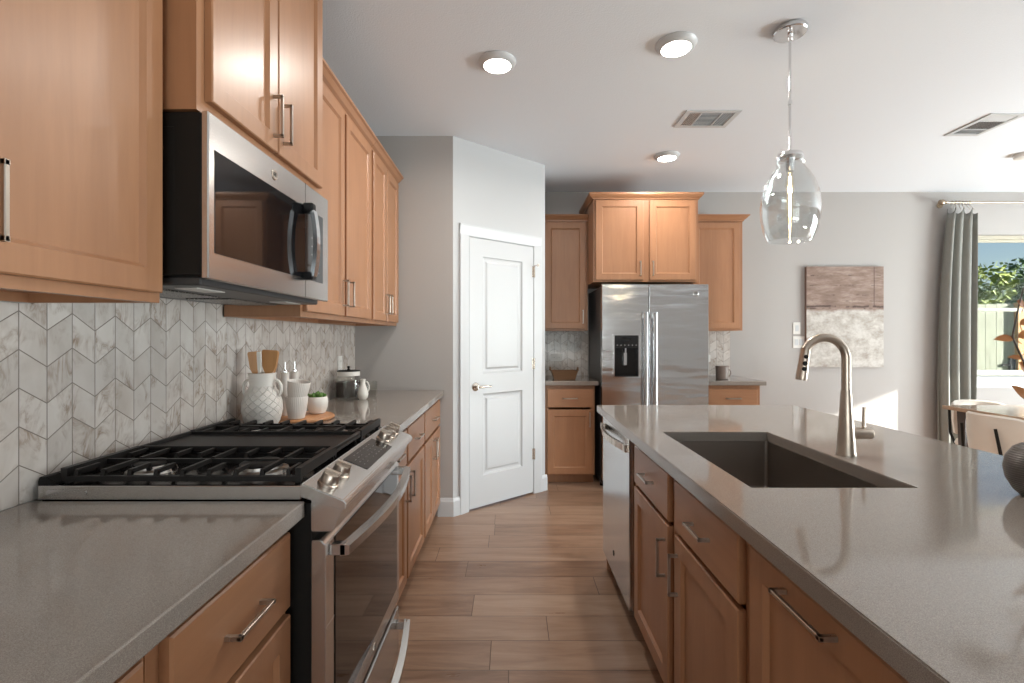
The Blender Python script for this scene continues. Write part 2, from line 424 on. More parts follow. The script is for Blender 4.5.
def crown(f, u0, u1, depth, z, parent, end0=True, end1=True, h=.055, out=.05):
    """crown moulding wrapping front and exposed ends"""
    prof = [(0, 0), (.010, 0), (.012, .010), (.026, .020), (.040, .038), (out, .044), (out, h), (0, h)]
    b = B()
    secs = []
    def sec(u, du, n):
        return [f(u + du * p, n + (p if n > -.001 else 0), z + q) for p, q in prof]
    path = []
    if end0: path.append([f(u0 - p, -depth, z + q) for p, q in prof])
    path.append([f(u0 - (p if end0 else 0), p, z + q) for p, q in prof])
    path.append([f(u1 + (p if end1 else 0), p, z + q) for p, q in prof])
    if end1: path.append([f(u1 + p, -depth, z + q) for p, q in prof])
    b.rings(path)
    return b.build('crown_moulding', f.wh, parent)
# ---------------------------------------------------------------- the setting
XL, XW, YB, YF, XR, CH = -1.133, -1.141, 4.874, -3.6, 7.2, 2.76
def struct(o, label=None):
    o['kind'] = 'structure'
    if label: o['label'] = label
    return o
struct(B().box(XW - .12, XR + .12, YF - .12, YB + .12, -.1, 0).build('floor', FLOORM), 'brown wood plank floor')
struct(B().box(XW - .12, XR + .12, YF - .12, YB + .12, CH, CH + .12).build('ceiling', CEILM), 'white textured ceiling')
struct(B().box(XW - .12, XW, YF, YB + .12, 0, CH).build('wall_left', WALLM), 'grey wall behind range and cabinets')
AX, AY, BX, BY = -.421, 3.515, .289, 4.112
ang = math.atan2(BY - AY, BX - AX); WL = math.hypot(BX - AX, BY - AY)
struct(B().box(XW, AX, AY, AY + .1, 0, CH).build('wall_end', WALLM), 'grey wall at the end of the counter')
# window holes
W1 = (4.66, 5.56, .90, 2.33)      # back wall, x0 x1 z0 z1
W2 = (0.0, 3.63, .05, 2.12)       # right wall glass door, y0 y1 z0 z1
W3 = (-.85, 1.75, .45, 2.40)         # wall behind the camera, opening made up for rear light
def holed(kind, a0, a1, w0, w1, h, thick0, thick1):
    b = B()
    def bx(p0, p1, z0, z1):
        if kind == 'x': b.box(p0, p1, thick0, thick1, z0, z1)
        else: b.box(thick0, thick1, p0, p1, z0, z1)
    bx(a0, w0, 0, CH); bx(w1, a1, 0, CH); bx(w0, w1, 0, h[0]); bx(w0, w1, h[1], CH)
    return b
struct(holed('x', BX - .10, XR + .12, W1[0], W1[1], W1[2:], YB, YB + .12).build('wall_back', WALLM), 'pale grey wall behind refrigerator and dining table')
struct(holed('y', YF, YB, W2[0], W2[1], W2[2:], XR, XR + .12).build('wall_right', WALLM))
struct(holed('x', XW, XR + .12, W3[0], W3[1], W3[2:], YF - .12, YF).build('wall_front', WALLM))
# angled pantry wall with its door
pw = thing('wall_pantry', None, None, (AX, AY, 0), rotz=ang, kind='structure'); pw['label'] = 'light angled wall around pantry door'
T0, T1, DZ = .132, .798, 2.057
b = B(); b.box(0, T0, 0, .09, 0, CH); b.box(T1, WL, 0, .09, 0, CH); b.box(T0, T1, 0, .09, DZ, CH)
b.build('wall_face', PANTRYM, pw, local=True)
struct(B().box(BX - .1, BX, BY + .0, YB, 0, CH).build('wall_alcove', PANTRYM))
dr = thing('door_1', None, None, (AX, AY, 0), rotz=ang, kind='structure'); dr['label'] = 'white two panel pantry door'
b = B()
D0, D1 = T0 + .010, T1 - .010
def nb(b, t0, t1, z0, z1, n0=-.004, n1=.031): b.box(t0, t1, n0, n1, z0, z1)
PT0, PT1 = .268, .668
Zs = [(.245, .868), (1.022, 1.912)]
z = .014
nb(b, D0, PT0, .014, 2.045); nb(b, PT1, D1, .014, 2.045)
nb(b, PT0, PT1, .014, Zs[0][0]); nb(b, PT0, PT1, Zs[0][1], Zs[1][0]); nb(b, PT0, PT1, Zs[1][1], 2.045)
for za, zc in Zs:
    def lp(i, n): return [(PT0 + i, n, za + i), (PT1 - i, n, za + i), (PT1 - i, n, zc - i), (PT0 + i, n, zc - i)]
    b.rings([lp(0, -.004), lp(.006, .004), lp(.016, .008), lp(.030, .008), lp(.045, .001), lp(.06, .0005)], cap0=False)
leaf = b.build('door_leaf', WHITEP, dr, local=True)
b = B(); hx, hzz = .197, .925
b.lathe([(0, -.006), (.031, -.006), (.033, .0), (.031, .006), (.022, .010), (.012, .012), (.011, .045), (0, .046)], (hx, -.004, hzz), axis=(0, -1, 0), n=28)
b.tube([(hx, -.046, hzz), (hx + .02, -.052, hzz), (hx + .06, -.053, hzz + .002), (hx + .115, -.050, hzz)], [.010, .010, .008, .007], 12)
b.build('door_handle', NICKEL, dr, local=True, smooth=True)
for k, hz in enumerate((.33, 1.08, 1.84)):
    b = B(); b.lathe([(0, 0), (.0075, 0), (.0075, .09), (0, .09)], (D1 + .004, -.012, hz - .045), n=12); b.box(D1 - .012, D1 + .012, -.008, -.004, hz - .045, hz + .045)
    if k == 2: b.tube([(D1 + .004, -.012, hz + .05), (D1 + .004, -.055, hz + .05)], .004, 8); b.lathe([(0, 0), (.011, 0), (.011, .008), (0, .008)], (D1 + .004, -.055, hz + .05), axis=(0, -1, 0), n=12)
    b.build('hinge', NICKEL, dr, local=True)
tr = thing('trim_1', None, None, (AX, AY, 0), rotz=ang, kind='structure'); tr['label'] = 'white door casing'
b = B(); cw = .078
b.poly([(T0 - cw, 0), (T0 - cw, -.019), (T0 - cw + .012, -.019), (T0 - .012, -.011), (T0 + .004, -.009), (T0 + .004, 0)], 0, DZ, 'z')
b.poly([(T1 + cw, 0), (T1 + cw, -.019), (T1 + cw - .012, -.019), (T1 + .012, -.011), (T1 - .004, -.009), (T1 - .004, 0)], 0, DZ, 'z')
b.poly([(0, DZ + cw), (-.019, DZ + cw), (-.019, DZ + cw - .012), (-.011, DZ + .012), (-.009, DZ - .004), (0, DZ - .004)], T0 - cw, T1 + cw, 'x')
b.build('casing', WHITEP, tr, local=True)
b = B(); b.box(T0, T0 + .008, 0, .09, 0, DZ); b.box(T1 - .008, T1, 0, .09, 0, DZ); b.box(T0, T1, 0, .09, DZ - .008, DZ)
b.box(T0 + .008, T0 + .02, .034, .05, 0, DZ); b.box(T1 - .02, T1 - .008, .034, .05, 0, DZ)
b.build('jamb', WHITEP, tr, local=True)
# baseboards
def bb_prof(b, L, h=.132):
    b.poly([(0, 0), (-.016, 0), (-.016, h - .025), (-.011, h - .012), (-.008, h), (0, h)], L[0], L[1], 'x'); return b
e = thing('baseboard_pantry', None, None, (AX, AY, 0), rotz=ang, kind='structure'); e['label'] = 'white baseboard'
bb_prof(B(), (-.006, T0 - cw)).build('board', WHITEP, e, local=True); bb_prof(B(), (T1 + cw, WL + .014)).build('board', WHITEP, e, local=True)
e = thing('baseboard_end', None, None, (0, AY, 0), kind='structure')
bb_prof(B(), (-.53, AX + .004)).build('board', WHITEP, e, local=True)
e = thing('baseboard_back', None, None, (0, YB, 0), kind='structure')
bb_prof(B(), (2.2, XR)).build('board', WHITEP, e, local=True)
# backsplashes
b = B(); b.box(XW, XL, -.3, AY, .914, 1.378); b.box(XW, XL, 1.150, 1.900, 1.378, 1.436)
bs = struct(b.build('backsplash_left', TILE_Y), 'white marble chevron tile backsplash')
struct(B().box(BX + .002, .77, YB - .008, YB, .914, 1.358).build('backsplash_back', TILE_X), 'chevron tile backsplash left of refrigerator')
struct(B().box(1.69, 2.205, YB - .008, YB, .914, 1.358).build('backsplash_back', TILE_X), 'chevron tile backsplash right of refrigerator')

# windows
wf = thing('window_1', None, None, (W1[0], YB, W1[2]), kind='structure'); wf['label'] = 'dining window with view of fence and trees'
x0, x1, z0, z1 = W1
def frame_bars(b, x0, x1, z0, z1, y0, y1, t):
    b.box(x0, x0 + t, y0, y1, z0, z1); b.box(x1 - t, x1, y0, y1, z0, z1); b.box(x0 + t, x1 - t, y0, y1, z0, z0 + t); b.box(x0 + t, x1 - t, y0, y1, z1 - t, z1)
VINYL = simple('almond_window_vinyl', (.50, .47, .38), .4)
b = B(); frame_bars(b, x0, x1, z0, z1, YB + .05, YB + .10, .035); b.build('window_frame', VINYL, wf)
zm = 1.575
b = B(); frame_bars(b, x0 + .036, x1 - .036, z0 + .036, zm + .02, YB + .055, YB + .08, .026); s1 = b.build('lower_sash', VINYL, wf)
b = B(); frame_bars(b, x0 + .036, x1 - .036, zm - .015, z1 - .036, YB + .081, YB + .099, .026); s2 = b.build('upper_sash', VINYL, wf)
B().box(x0 + .06, x1 - .06, YB + .066, YB + .069, z0 + .06, zm).build('pane', PANE, s1)
B().box(x0 + .06, x1 - .06, YB + .089, YB + .091, zm, z1 - .06).build('pane', PANE, s2)
b = B(); b.box(x0 - .03, x1 + .03, YB - .03, YB + .05, z0 - .032, z0 + .002, .004); b.box(x0 - .01, x1 + .01, YB - .012, YB, z0 - .11, z0 - .032); b.build('window_sill', WHITEP, wf)
wd = thing('window_2', None, None, (XR, W2[0], 0), kind='structure'); wd['label'] = 'glass patio door in the right wall'
b = B()
for (a, c) in ((W2[0], 1.815), (1.815, W2[1])):
    b.box(XR + .03, XR + .07, a, a + .05, W2[2], W2[3]); b.box(XR + .03, XR + .07, c - .05, c, W2[2], W2[3]); b.box(XR + .03, XR + .07, a, c, W2[2], W2[2] + .05); b.box(XR + .03, XR + .07, a, c, W2[3] - .05, W2[3])
b.build('window_frame', WHITEP, wd); B().box(XR + .048, XR + .052, W2[0] + .04, W2[1] - .04, W2[2] + .04, W2[3] - .04).build('pane', PANE, wd)
wr = thing('added_rear_window', None, None, (W3[0], YF, W3[2]), kind='structure'); wr['label'] = 'unseen triple window added behind the kitchen for rear light'  # unseen window, added as the opening for the rear fill lamps
b = B()
for k in range(3):
    a = W3[0] + k * (W3[1] - W3[0]) / 3; c = a + (W3[1] - W3[0]) / 3
    frame_bars(b, a, c, W3[2], W3[3], YF - .08, YF - .04, .05)
b.build('window_frame', WHITEP, wr); B().box(W3[0] + .04, W3[1] - .04, YF - .062, YF - .058, W3[2] + .04, W3[3] - .04).build('pane', PANE, wr)

# ---------------------------------------------------------------- cabinets, left run
fL = Face('L', -.53); CZ0 = .876
def base_left(u0, u1, label, doors, drawers, stiles=()):
    t = thing('base_cabinet', label, 'cabinet', (-.83, (u0 + u1) / 2, 0), 'base cabinets along the left wall')
    carcass(fL, u0, u1, .600, 0, CZ0, t, toe=.09, stiles=stiles)
    for (a, c) in drawers: drawer_front(fL, a, c, .675, .848, t)
    for (a, c, hand) in doors: door_front(fL, a, c, .100, .658, t, hand, .565)
    return t
base_left(.20, .698, 'maple base cabinet nearest the camera, left, mostly cut off by the frame', [(.225, .675, 'lo')], [(.225, .675)])
base_left(.700, 1.136, 'maple base cabinet directly left of the gas range, under the near grey counter', [(.728, 1.122, 'lo')], [(.728, 1.122)])
base_left(1.908, 2.868, 'wide maple base cabinet just beyond the gas range with two drawers side by side', [(1.93, 2.372, 'hi'), (2.405, 2.850, 'lo')], [(1.93, 2.372), (2.405, 2.850)], (2.388,))
base_left(2.870, 3.512, 'narrow maple base cabinet against the far end wall, one drawer over two doors', [(2.89, 3.188, 'hi'), (3.196, 3.490, 'lo')], [(2.89, 3.490)])
fU = Face('L', -.83)
def upper_left(u0, u1, label, doors, c0, c1, stiles=()):
    t = thing('upper_cabinet', label, 'cabinet', (-.98, (u0 + u1) / 2, 1.38), 'wall cabinets along the left wall')
    carcass(fU, u0, u1, .300, 1.38, 2.43, t, lip=.022, stiles=stiles)
    for (a, c, hand) in doors: door_front(fU, a, c, 1.402, 2.398, t, hand, 1.512, stile=.052)
    crown(fU, u0, u1, .300, 2.405, t, c0, c1)
    return t
upper_left(.22, .695, 'maple wall cabinet nearest the camera, beyond the left picture edge', [(.235, .680, 'hi')], True, False)
upper_left(.697, 1.143, 'large near maple wall cabinet left of the microwave', [(.722, 1.128, 'lo')], False, False)
upper_left(1.907, 2.835, 'maple wall cabinet directly right of the microwave with two doors', [(1.925, 2.362, 'hi'), (2.392, 2.815, 'lo')], False, False, (2.377,))
upper_left(2.837, 3.512, 'maple wall cabinet at the far end wall, last of the left run', [(2.860, 3.165, 'hi'), (3.175, 3.488, 'lo')], False, False)
fO = Face('L', -.745)
t = thing('upper_cabinet', 'deeper maple cabinet mounted right above the microwave, reaching toward the ceiling', 'cabinet', (-.93, 1.525, 1.84))
carcass(fO, 1.146, 1.905, .385, 1.840, 2.70, t)
for a, c, hand in ((1.176, 1.508, 'hi'), (1.514, 1.866, 'lo')): door_front(fO, a, c, 1.872, 2.665, t, hand, 1.975, stile=.052)
crown(fO, 1.146, 1.905, .385, 2.68, t)
# countertops
def slab(pts, z0=.876, z1=.914, bev=.003):
    return B().poly(pts, z0, z1, 'z', bev)
tag(recenter(B().box(XL + .001, -.485, .18, 1.139, .8765, .914, .003, 2).build('countertop', QUARTZ)), 'grey quartz countertop slab in the near left foreground', 'countertop')
tag(recenter(B().box(XL + .001, -.485, 1.907, AY - .001, .8765, .914, .003, 2).build('countertop', QUARTZ)), 'grey quartz countertop beyond the gas range, holding the white ceramics', 'countertop')

# ---------------------------------------------------------------- island
fI = Face('I', .533); IY0, IY1 = .15, 2.747
tI = 'cabinets of the kitchen island'
def island_cab(u0, u1, label):
    t = thing('island_cabinet', label, 'cabinet', (.85, (u0 + u1) / 2, 0), tI)
    return t
t = island_cab(1.058, 2.072, 'island sink cabinet with two drawer fronts over two doors')
carcass(fI, 1.058, 2.072, .64, 0, CZ0, t, toe=.10, top=False, stiles=(1.552,))
for a, c, hand in ((1.096, 1.522, 'hi'), (1.585, 2.018, 'lo')):
    drawer_front(fI, a, c, .695, .852, t, L=.118); door_front(fI, a, c, .135, .680, t, hand, .565)
t = island_cab(.605, 1.056, 'island pull-out cabinet nearest the camera with one horizontal bar handle')
carcass(fI, .605, 1.056, .64, 0, CZ0, t, toe=.10)
door_front(fI, .622, 1.044, .135, .852, t, None, .825, horiz=True, hu=.834, L=.15)
t = island_cab(.17, .603, 'island end cabinet below the picture edge')
carcass(fI, .17, .603, .64, 0, CZ0, t, toe=.10)
door_front(fI, .19, .585, .135, .852, t, 'lo', .70)
e = thing('island_enclosure', 'maple end and back surfaces closing the island around the dishwasher and cabinets', 'island', (1.2, 1.45, 0))
B().box(.536, 1.30, 2.699, 2.719, 0, CZ0).build('end_panel', WZ, e)
B().box(1.19, 1.21, .17, 2.698, 0, CZ0).build('back_panel', WZ, e)
B().box(.536, 1.30, .148, .168, 0, CZ0).build('end_panel', WZ, e)
# island countertop with sink cut-out
SX0, SX1, SY0, SY1 = .618, 1.040, 1.241, 1.967
b = B(); bm = b.bm
def ringpts(x0, x1, y0, y1, z, r=0.0, n=4):
    if r == 0: return [(x0, y0, z), (x1, y0, z), (x1, y1, z), (x0, y1, z)]
o0 = [bm.verts.new(p) for p in ringpts(.488, 1.602, IY0, IY1, .914)]; i0 = [bm.verts.new(p) for p in ringpts(SX0, SX1, SY0, SY1, .914)]
o1 = [bm.verts.new(p) for p in ringpts(.488, 1.602, IY0, IY1, .8765)]; i1 = [bm.verts.new(p) for p in ringpts(SX0, SX1, SY0, SY1, .8765)]
for k in range(4):
    j = (k + 1) % 4
    bm.faces.new([o0[k], o0[j], i0[j], i0[k]]); bm.faces.new([o1[j], o1[k], i1[k], i1[j]]); bm.faces.new([o0[j], o0[k], o1[k], o1[j]]); bm.faces.new([i0[k], i0[j], i1[j], i1[k]])
bmesh.ops.recalc_face_normals(bm, faces=bm.faces)
es = [e for e in bm.edges if (e.verts[0].co.z > .9 and e.verts[1].co.z > .9) and len(e.link_faces) == 2 and abs(e.link_faces[0].normal.dot(e.link_faces[1].normal)) < .5]
bmesh.ops.bevel(bm, geom=es, offset=.0025, segments=2, affect='EDGES')
tag(recenter(b.build('countertop', QUARTZ)), 'long grey quartz island countertop with sink cut-out', 'countertop')
# sink
SINKM = steel('dark_satin_sink', (.34, .30, .27), .34, axis=1, amt=.04)
b = B(); zt, zb = .875, .665
def rr(x0, x1, y0, y1, z, r, n=5):
    out = []
    for cx, cyy, a0 in ((x1 - r, y1 - r, 0), (x0 + r, y1 - r, 90), (x0 + r, y0 + r, 180), (x1 - r, y0 + r, 270)):
        for i in range(n + 1):
            a = math.radians(a0 + 90 * i / n); out.append((cx + r * math.cos(a), cyy + r * math.sin(a), z))
    return out
x0, x1, y0, y1 = SX0 - .004, SX1 + .004, SY0 - .004, SY1 + .004
b.rings([rr(x0 - .02, x1 + .02, y0 - .02, y1 + .02, zt - .002, .02), rr(x0 - .02, x1 + .02, y0 - .02, y1 + .02, zt, .02), rr(x0, x1, y0, y1, zt, .012), rr(x0 + .004, x1 - .004, y0 + .004, y1 - .004, zb + .03, .012),
         rr(x0 + .012, x1 - .012, y0 + .012, y1 - .012, zb + .006, .012), rr(x0 + .03, x1 - .03, y0 + .03, y1 - .03, zb, .012)], cap0=False)
sk = thing('sink', 'dark rectangular undermount sink set into the island', 'sink', (.83, 1.604, .665))
b.build('basin', SINKM, sk, fixn=False)
b = B(); b.lathe([(0, .0), (.030, 0), (.036, .004), (.045, .003), (.046, .0), (0, -.001)], (.83, 1.604, zb + .002), n=28); b.build('drain', CHROME, sk, smooth=True)
# faucet
fx, fy = 1.096, 1.583
fa = thing('faucet', 'tall brushed nickel pull-down gooseneck faucet behind island sink', 'faucet', (fx, fy, .914))
b = B(); b.lathe([(0, .0), (.029, 0), (.0295, .006), (.0275, .010), (.0255, .05), (.020, .13), (.0155, .205), (.0145, .212), (0, .212)], (fx, fy, .9145), n=32)
b.build('body', FAUCETM, fa, smooth=True)
R = .070; cz = 1.228
pts = [(fx, fy, 1.12), (fx, fy, 1.17)] + [(fx - R + R * math.cos(a), fy, cz + R * math.sin(a)) for a in [math.radians(k * 9) for k in range(0, 19)]]
dx_, dz_ = -math.sin(math.radians(165)), math.cos(math.radians(165))
pts = pts[:-1]
b = B(); b.tube(pts, [.0135] * (len(pts) - 1) + [.0138], 20); b.build('spout', FAUCETM, fa, smooth=True)
p = Vector(pts[-1]); d = Vector((-.15, 0, -1)).normalized()
b = B(); b.lathe([(0, -.002), (.0135, -.002), (.0145, .004), (.0155, .03), (.0175, .085), (.0178, .096), (.0165, .102), (0, .100)], p, axis=d, n=28); hd = b.build('spray_head', FAUCETM, fa, smooth=True)
for q, (rr_, ll) in zip((.024, .046, .064), ((.0065, .006), (.0075, .010), (.007, .006))):
    b = B(); c = p + d * q + Vector((-.004, -.0145, 0)); b.lathe([(0, -.004), (rr_, -.003), (rr_, .002), (rr_ * .7, .0035), (0, .004)], c, axis=(-.25, -1, 0), n=16, squash=(1, 1)); b.build('button', BLACKM, hd, smooth=True)
hz = .985
b = B(); b.lathe([(0, 0), (.019, 0), (.0195, .01), (.0195, .064), (.018, .068), (0, .068)], (fx + .012, fy, hz), axis=(1, 0, 0), n=28)
h = b.build('handle', FAUCETM, fa, smooth=True)
b = B(); b.tube([(fx + .058, fy, hz + .012), (fx + .058, fy, hz + .05), (fx + .06, fy, hz + .085)], [.0055, .0052, .0055], 12); b.build('lever', FAUCETM, h, smooth=True)
# dishwasher
dw = thing('dishwasher', 'stainless steel dishwasher at far end of the island', 'dishwasher', (.85, 2.39, 0))
DWM = steel('dishwasher_steel', (.62, .63, .64), .20, axis=1, amt=.03)
b = B(); fI.box(b, 2.088, 2.692, -.60, -.012, .10, .868); b.build('tub', BLACKM, dw)
b = B(); fI.box(b, 2.090, 2.690, -.010, .022, .112, .866, .004); dd = b.build('door', DWM, dw)
b = B()
pts = []
for k in range(13):
    s_ = k / 12; u = 2.125 + .53 * s_; pts.append(fI(u, .030 + .032 * math.sin(PI * s_), .812))
for a, c in zip(pts, pts[1:]): b.bar(a, c, .014, .030)
fI.box(b, 2.112, 2.140, .022, .040, .796, .828); fI.box(b, 2.642, 2.668, .022, .040, .796, .828)
b.build('handle', NICKEL, dd)
b = B(); b.lathe([(0, 0), (.013, 0), (.013, .0015), (0, .0015)], fI(2.41, .022, .225), axis=(-1, 0, 0), n=24); b.build('badge', BLACKM, dd)
b = B(); fI.box(b, 2.092, 2.688, -.07, -.055, .0, .098); b.build('toe_kick', BLACKM, dw)

# ---------------------------------------------------------------- back wall cabinets
fB = Face('B', 4.27)
def base_back(u0, u1, d0, d1, label, doors):
    t = thing('base_cabinet', label, 'cabinet', ((u0 + u1) / 2, 4.55, 0))
    carcass(fB, u0, u1, .592, 0, CZ0, t, toe=.085)
    drawer_front(fB, d0, d1, .680, .842, t, L=.13)
    for a, c, h in doors: door_front(fB, a, c, .095, .662, t, h, .575)
base_back(.298, .738, .318, .718, 'small maple base cabinet between pantry wall and refrigerator', [(.318, .718, 'hi')])
base_back(1.700, 2.195, 1.735, 2.165, 'small maple base cabinet right of the refrigerator', [(1.735, 2.165, 'lo')])
tag(recenter(B().box(.292, .765, 4.225, YB - .009, .8765, .914, .003).build('countertop', QUARTZ)), 'small grey countertop left of refrigerator, under the wicker tray', 'countertop')
tag(recenter(B().box(1.692, 2.232, 4.225, YB - .009, .8765, .914, .003).build('countertop', QUARTZ)), 'small grey countertop right of refrigerator, under the taupe canister', 'countertop')
fBu = Face('B', 4.56)
for u0, u1, d0, d1, hand, lab, e1 in ((.297, .722, .318, .702, 'hi', 'maple wall cabinet left of the refrigerator, beside the pantry door', False), (1.692, 2.180, 1.708, 2.150, 'lo', 'maple wall cabinet right of the refrigerator', True)):
    t = thing('upper_cabinet', lab, 'cabinet', ((u0 + u1) / 2, 4.72, 1.36))
    carcass(fBu, u0, u1, .308, 1.36, 2.41, t, lip=.015)
    door_front(fBu, d0, d1, 1.378, 2.375, t, hand, 1.49)
    crown(fBu, u0, u1, .308, 2.39, t, False, e1)
fBo = Face('B', 4.26)
t = thing('upper_cabinet', 'deep two door maple cabinet above the refrigerator', 'cabinet', (1.19, 4.56, 1.785))
carcass(fBo, .724, 1.645, .608, 1.785, 2.53, t, stiles=(1.187,))
door_front(fBo, .742, 1.160, 1.800, 2.50, t, 'hi', 1.90); door_front(fBo, 1.214, 1.622, 1.800, 2.50, t, 'lo', 1.90)
crown(fBo, .724, 1.645, .608, 2.510, t, out=.040)
# ---------------------------------------------------------------- refrigerator
fr = thing('refrigerator', 'stainless side-by-side refrigerator with water dispenser', 'refrigerator', (1.229, 4.5, 0))
DARKGREY = simple('dark_grey_case', (.045, .044, .045), .4)
FR0, FR1, FY, FZ = .776, 1.682, 4.118, 1.748
B().box(FR0 + .004, FR1 - .004, FY + .075, 4.85, .03, FZ - .012, .004).build('case', DARKGREY, fr)
b = B(); b.box(FR0 + .02, FR1 - .02, FY + .05, FY + .075, .01, .075); b.build('kick_grille', BLACKM, fr)
seam = 1.174
dx0, dx1, dz0, dz1 = .872, 1.092, .955, 1.322
b = B()
for (x0, x1, z0, z1) in ((FR0, dx0, .08, FZ), (dx1, seam - .004, .08, FZ), (dx0, dx1, .08, dz0), (dx0, dx1, dz1, FZ)): b.box(x0, x1, FY, FY + .07, z0, z1)
b.box(dx0, dx1, FY + .062, FY + .07, dz0, dz1)
dl = b.build('freezer_door', STEELX, fr)
b = B(); b.box(seam + .004, FR1, FY, FY + .07, .08, FZ, .003); dR = b.build('fridge_door', STEELX, fr)
b = B(); frame_bars(b, dx0 - .004, dx1 + .004, dz0 - .004, dz1 + .004, FY - .006, FY + .002, .012); ds = b.build('dispenser_frame', CHROME, dl)
B().box(dx0 + .008, dx1 - .008, FY - .003, FY + .03, 1.205, dz1 - .008).build('control_panel', BLKGLASS, ds)
b = B(); b.box(dx0 + .008, dx1 - .008, FY + .055, FY + .061, dz0 + .008, 1.205); b.box(dx0 + .008, dx0 + .012, FY, FY + .056, dz0 + .008, 1.205); b.box(dx1 - .012, dx1 - .008, FY, FY + .056, dz0 + .008, 1.205); b.box(dx0 + .012, dx1 - .012, FY, FY + .056, dz0 + .008, dz0 + .02)
b.build('recess', ENAMEL, ds)
b = B(); b.box(.972, .984, FY + .01, FY + .03, 1.165, 1.205); b.box(.965, .99, FY + .02, FY + .05, 1.06, 1.165); b.build('nozzle', CHROME, ds)
b = B(); b.box(.945, 1.02, FY - .0036, FY - .003, 1.272, 1.290); b.build('display', BLACKM, ds)
b = B()
for k in range(6): b.box(.90 + .032 * k, .908 + .032 * k, FY - .0036, FY - .003, 1.228, 1.234)
b.build('legend', LEGEND, ds)
for x, par in ((seam - .040, dl), (seam + .040, dR)):
    b = B(); b.box(x - .016, x + .016, FY - .058, FY - .040, .52, 1.512, .006, 2)
    b.box(x - .012, x + .012, FY - .045, FY, .53, .57); b.box(x - .012, x + .012, FY - .045, FY, 1.46, 1.50)
    b.build('handle', DWM, par)
b = B(); b.lathe([(0, 0), (.024, 0), (.024, .002), (.021, .003), (0, .002)], (1.572, FY, 1.672), axis=(0, -1, 0), n=28); bd = b.build('badge', STEEL, dR)
text_mesh('GE', .022, DARKGREY, 'lettering', bd, Matrix.Translation((1.572, FY - .0035, 1.672)) @ Matrix.Rotation(PI / 2, 4, 'X'), local=False)
bd.children[0].location = (0, 0, 0)
for x, yy in ((.80, 4.25), (1.65, 4.25), (.80, 4.8), (1.65, 4.8)):
    B().lathe([(0, 0), (.02, 0), (.018, .03), (0, .03)], (x, yy, 0), n=12).build('foot', BLACKM, fr)

# ---------------------------------------------------------------- microwave
mw = thing('microwave', 'over-the-range stainless microwave with black glass door', 'microwave', (-.93, 1.525, 1.438))
MY0, MY1 = 1.150, 1.900
b = B(); b.box(-1.13, -.737, MY0, MY1, 1.447, 1.836, .003); b.box(-1.0, -.80, MY0 - .0012, MY0, 1.50, 1.80, .0005); b.build('case', BLACKM, mw)
b = B(); b.box(-1.12, -.75, MY0 + .02, MY1 - .02, 1.425, 1.447, .004); bp = b.build('underside_panel', DARKGREY, mw)
FILT = NT('filter_mesh'); _v = FILT.n('TexVoronoi'); FILT.l(FILT.coord(), _v.inputs['Vector']); _v.inputs['Scale'].default_value = 220
FILT.set(FILT.ramp(_v.outputs['Distance'], [(.2, (.55, .53, .5)), (.5, (.10, .10, .10))]), .4, .8); FILT = FILT.m
for ya in (1.20, 1.56):
    b = B(); b.box(-1.05, -.90, ya, ya + .30, 1.421, 1.4255, .002); b.build('grease_filter', FILT, bp)
for ya in (1.22, 1.70):
    b = B(); b.box(-.85, -.79, ya, ya + .12, 1.422, 1.4255, .002); b.build('light_lens', PLASTIC, bp)
b = B(); b.box(-.736, -.718, MY0 - .002, MY1, 1.438, 1.838, .003); md = b.build('door', STEEL, mw)
b = B(); b.box(-.7185, -.7165, 1.172, 1.688, 1.503, 1.753, .001); b.build('window_glass', BLKGLASS, md)
b = B(); b.box(-.7185, -.7170, 1.693, 1.845, 1.503, 1.753, .0005); b.build('control_panel', BLKGLASS, md)
b = B(); b.box(-.719, -.7176, 1.690, 1.692, 1.438, 1.838); b.build('door_seam', BLACKM, md)
b = B()
pts = [(-.672 - .012 * (2 * s_ - 1) ** 2, 1.675, 1.510 + .225 * s_) for s_ in [k / 10 for k in range(11)]]
for p, q in zip(pts, pts[1:]): b.bar(p, q, .028, .014, up=(1, 0, 0))
hm = b.build('handle', CHROME, md)
b = B(); b.box(-.7165, -.680, 1.660, 1.690, 1.728, 1.762, .004); b.build('handle_mount', ENAMEL, hm)
b = B(); b.box(-.7165, -.680, 1.660, 1.690, 1.497, 1.525, .004); b.build('handle_mount', ENAMEL, hm)
b = B(); b.lathe([(0, 0), (.017, 0), (.017, .0015), (.014, .0022), (0, .0018)], (-.718, 1.47, 1.793), axis=(1, 0, 0), n=28); bd = b.build('badge', NICKEL, md)
M90 = Matrix.Rotation(PI / 2, 4, 'Z') @ Matrix.Rotation(PI / 2, 4, 'X')
text_mesh('GE', .016, DARKGREY, 'lettering', bd, Matrix.Translation((-.7155, 1.47, 1.793)) @ M90)
b = B()
for k in range(5):
    for j in range(3): b.box(-.717, -.7166, 1.74 + .03 * j, 1.748 + .03 * j, 1.535 + .03 * k, 1.538 + .03 * k)
b.build('legend', LEGEND, md)

# ---------------------------------------------------------------- gas range
rg = thing('gas_range', 'stainless slide-in gas range with black grates', 'range', (-.80, 1.525, 0))
RY0, RY1, RYC = 1.145, 1.902, 1.5235
b = B(); b.box(-1.118, -.475, RY0 + .004, RY1 - .004, .035, .905); b.build('case', BLACKM, rg)
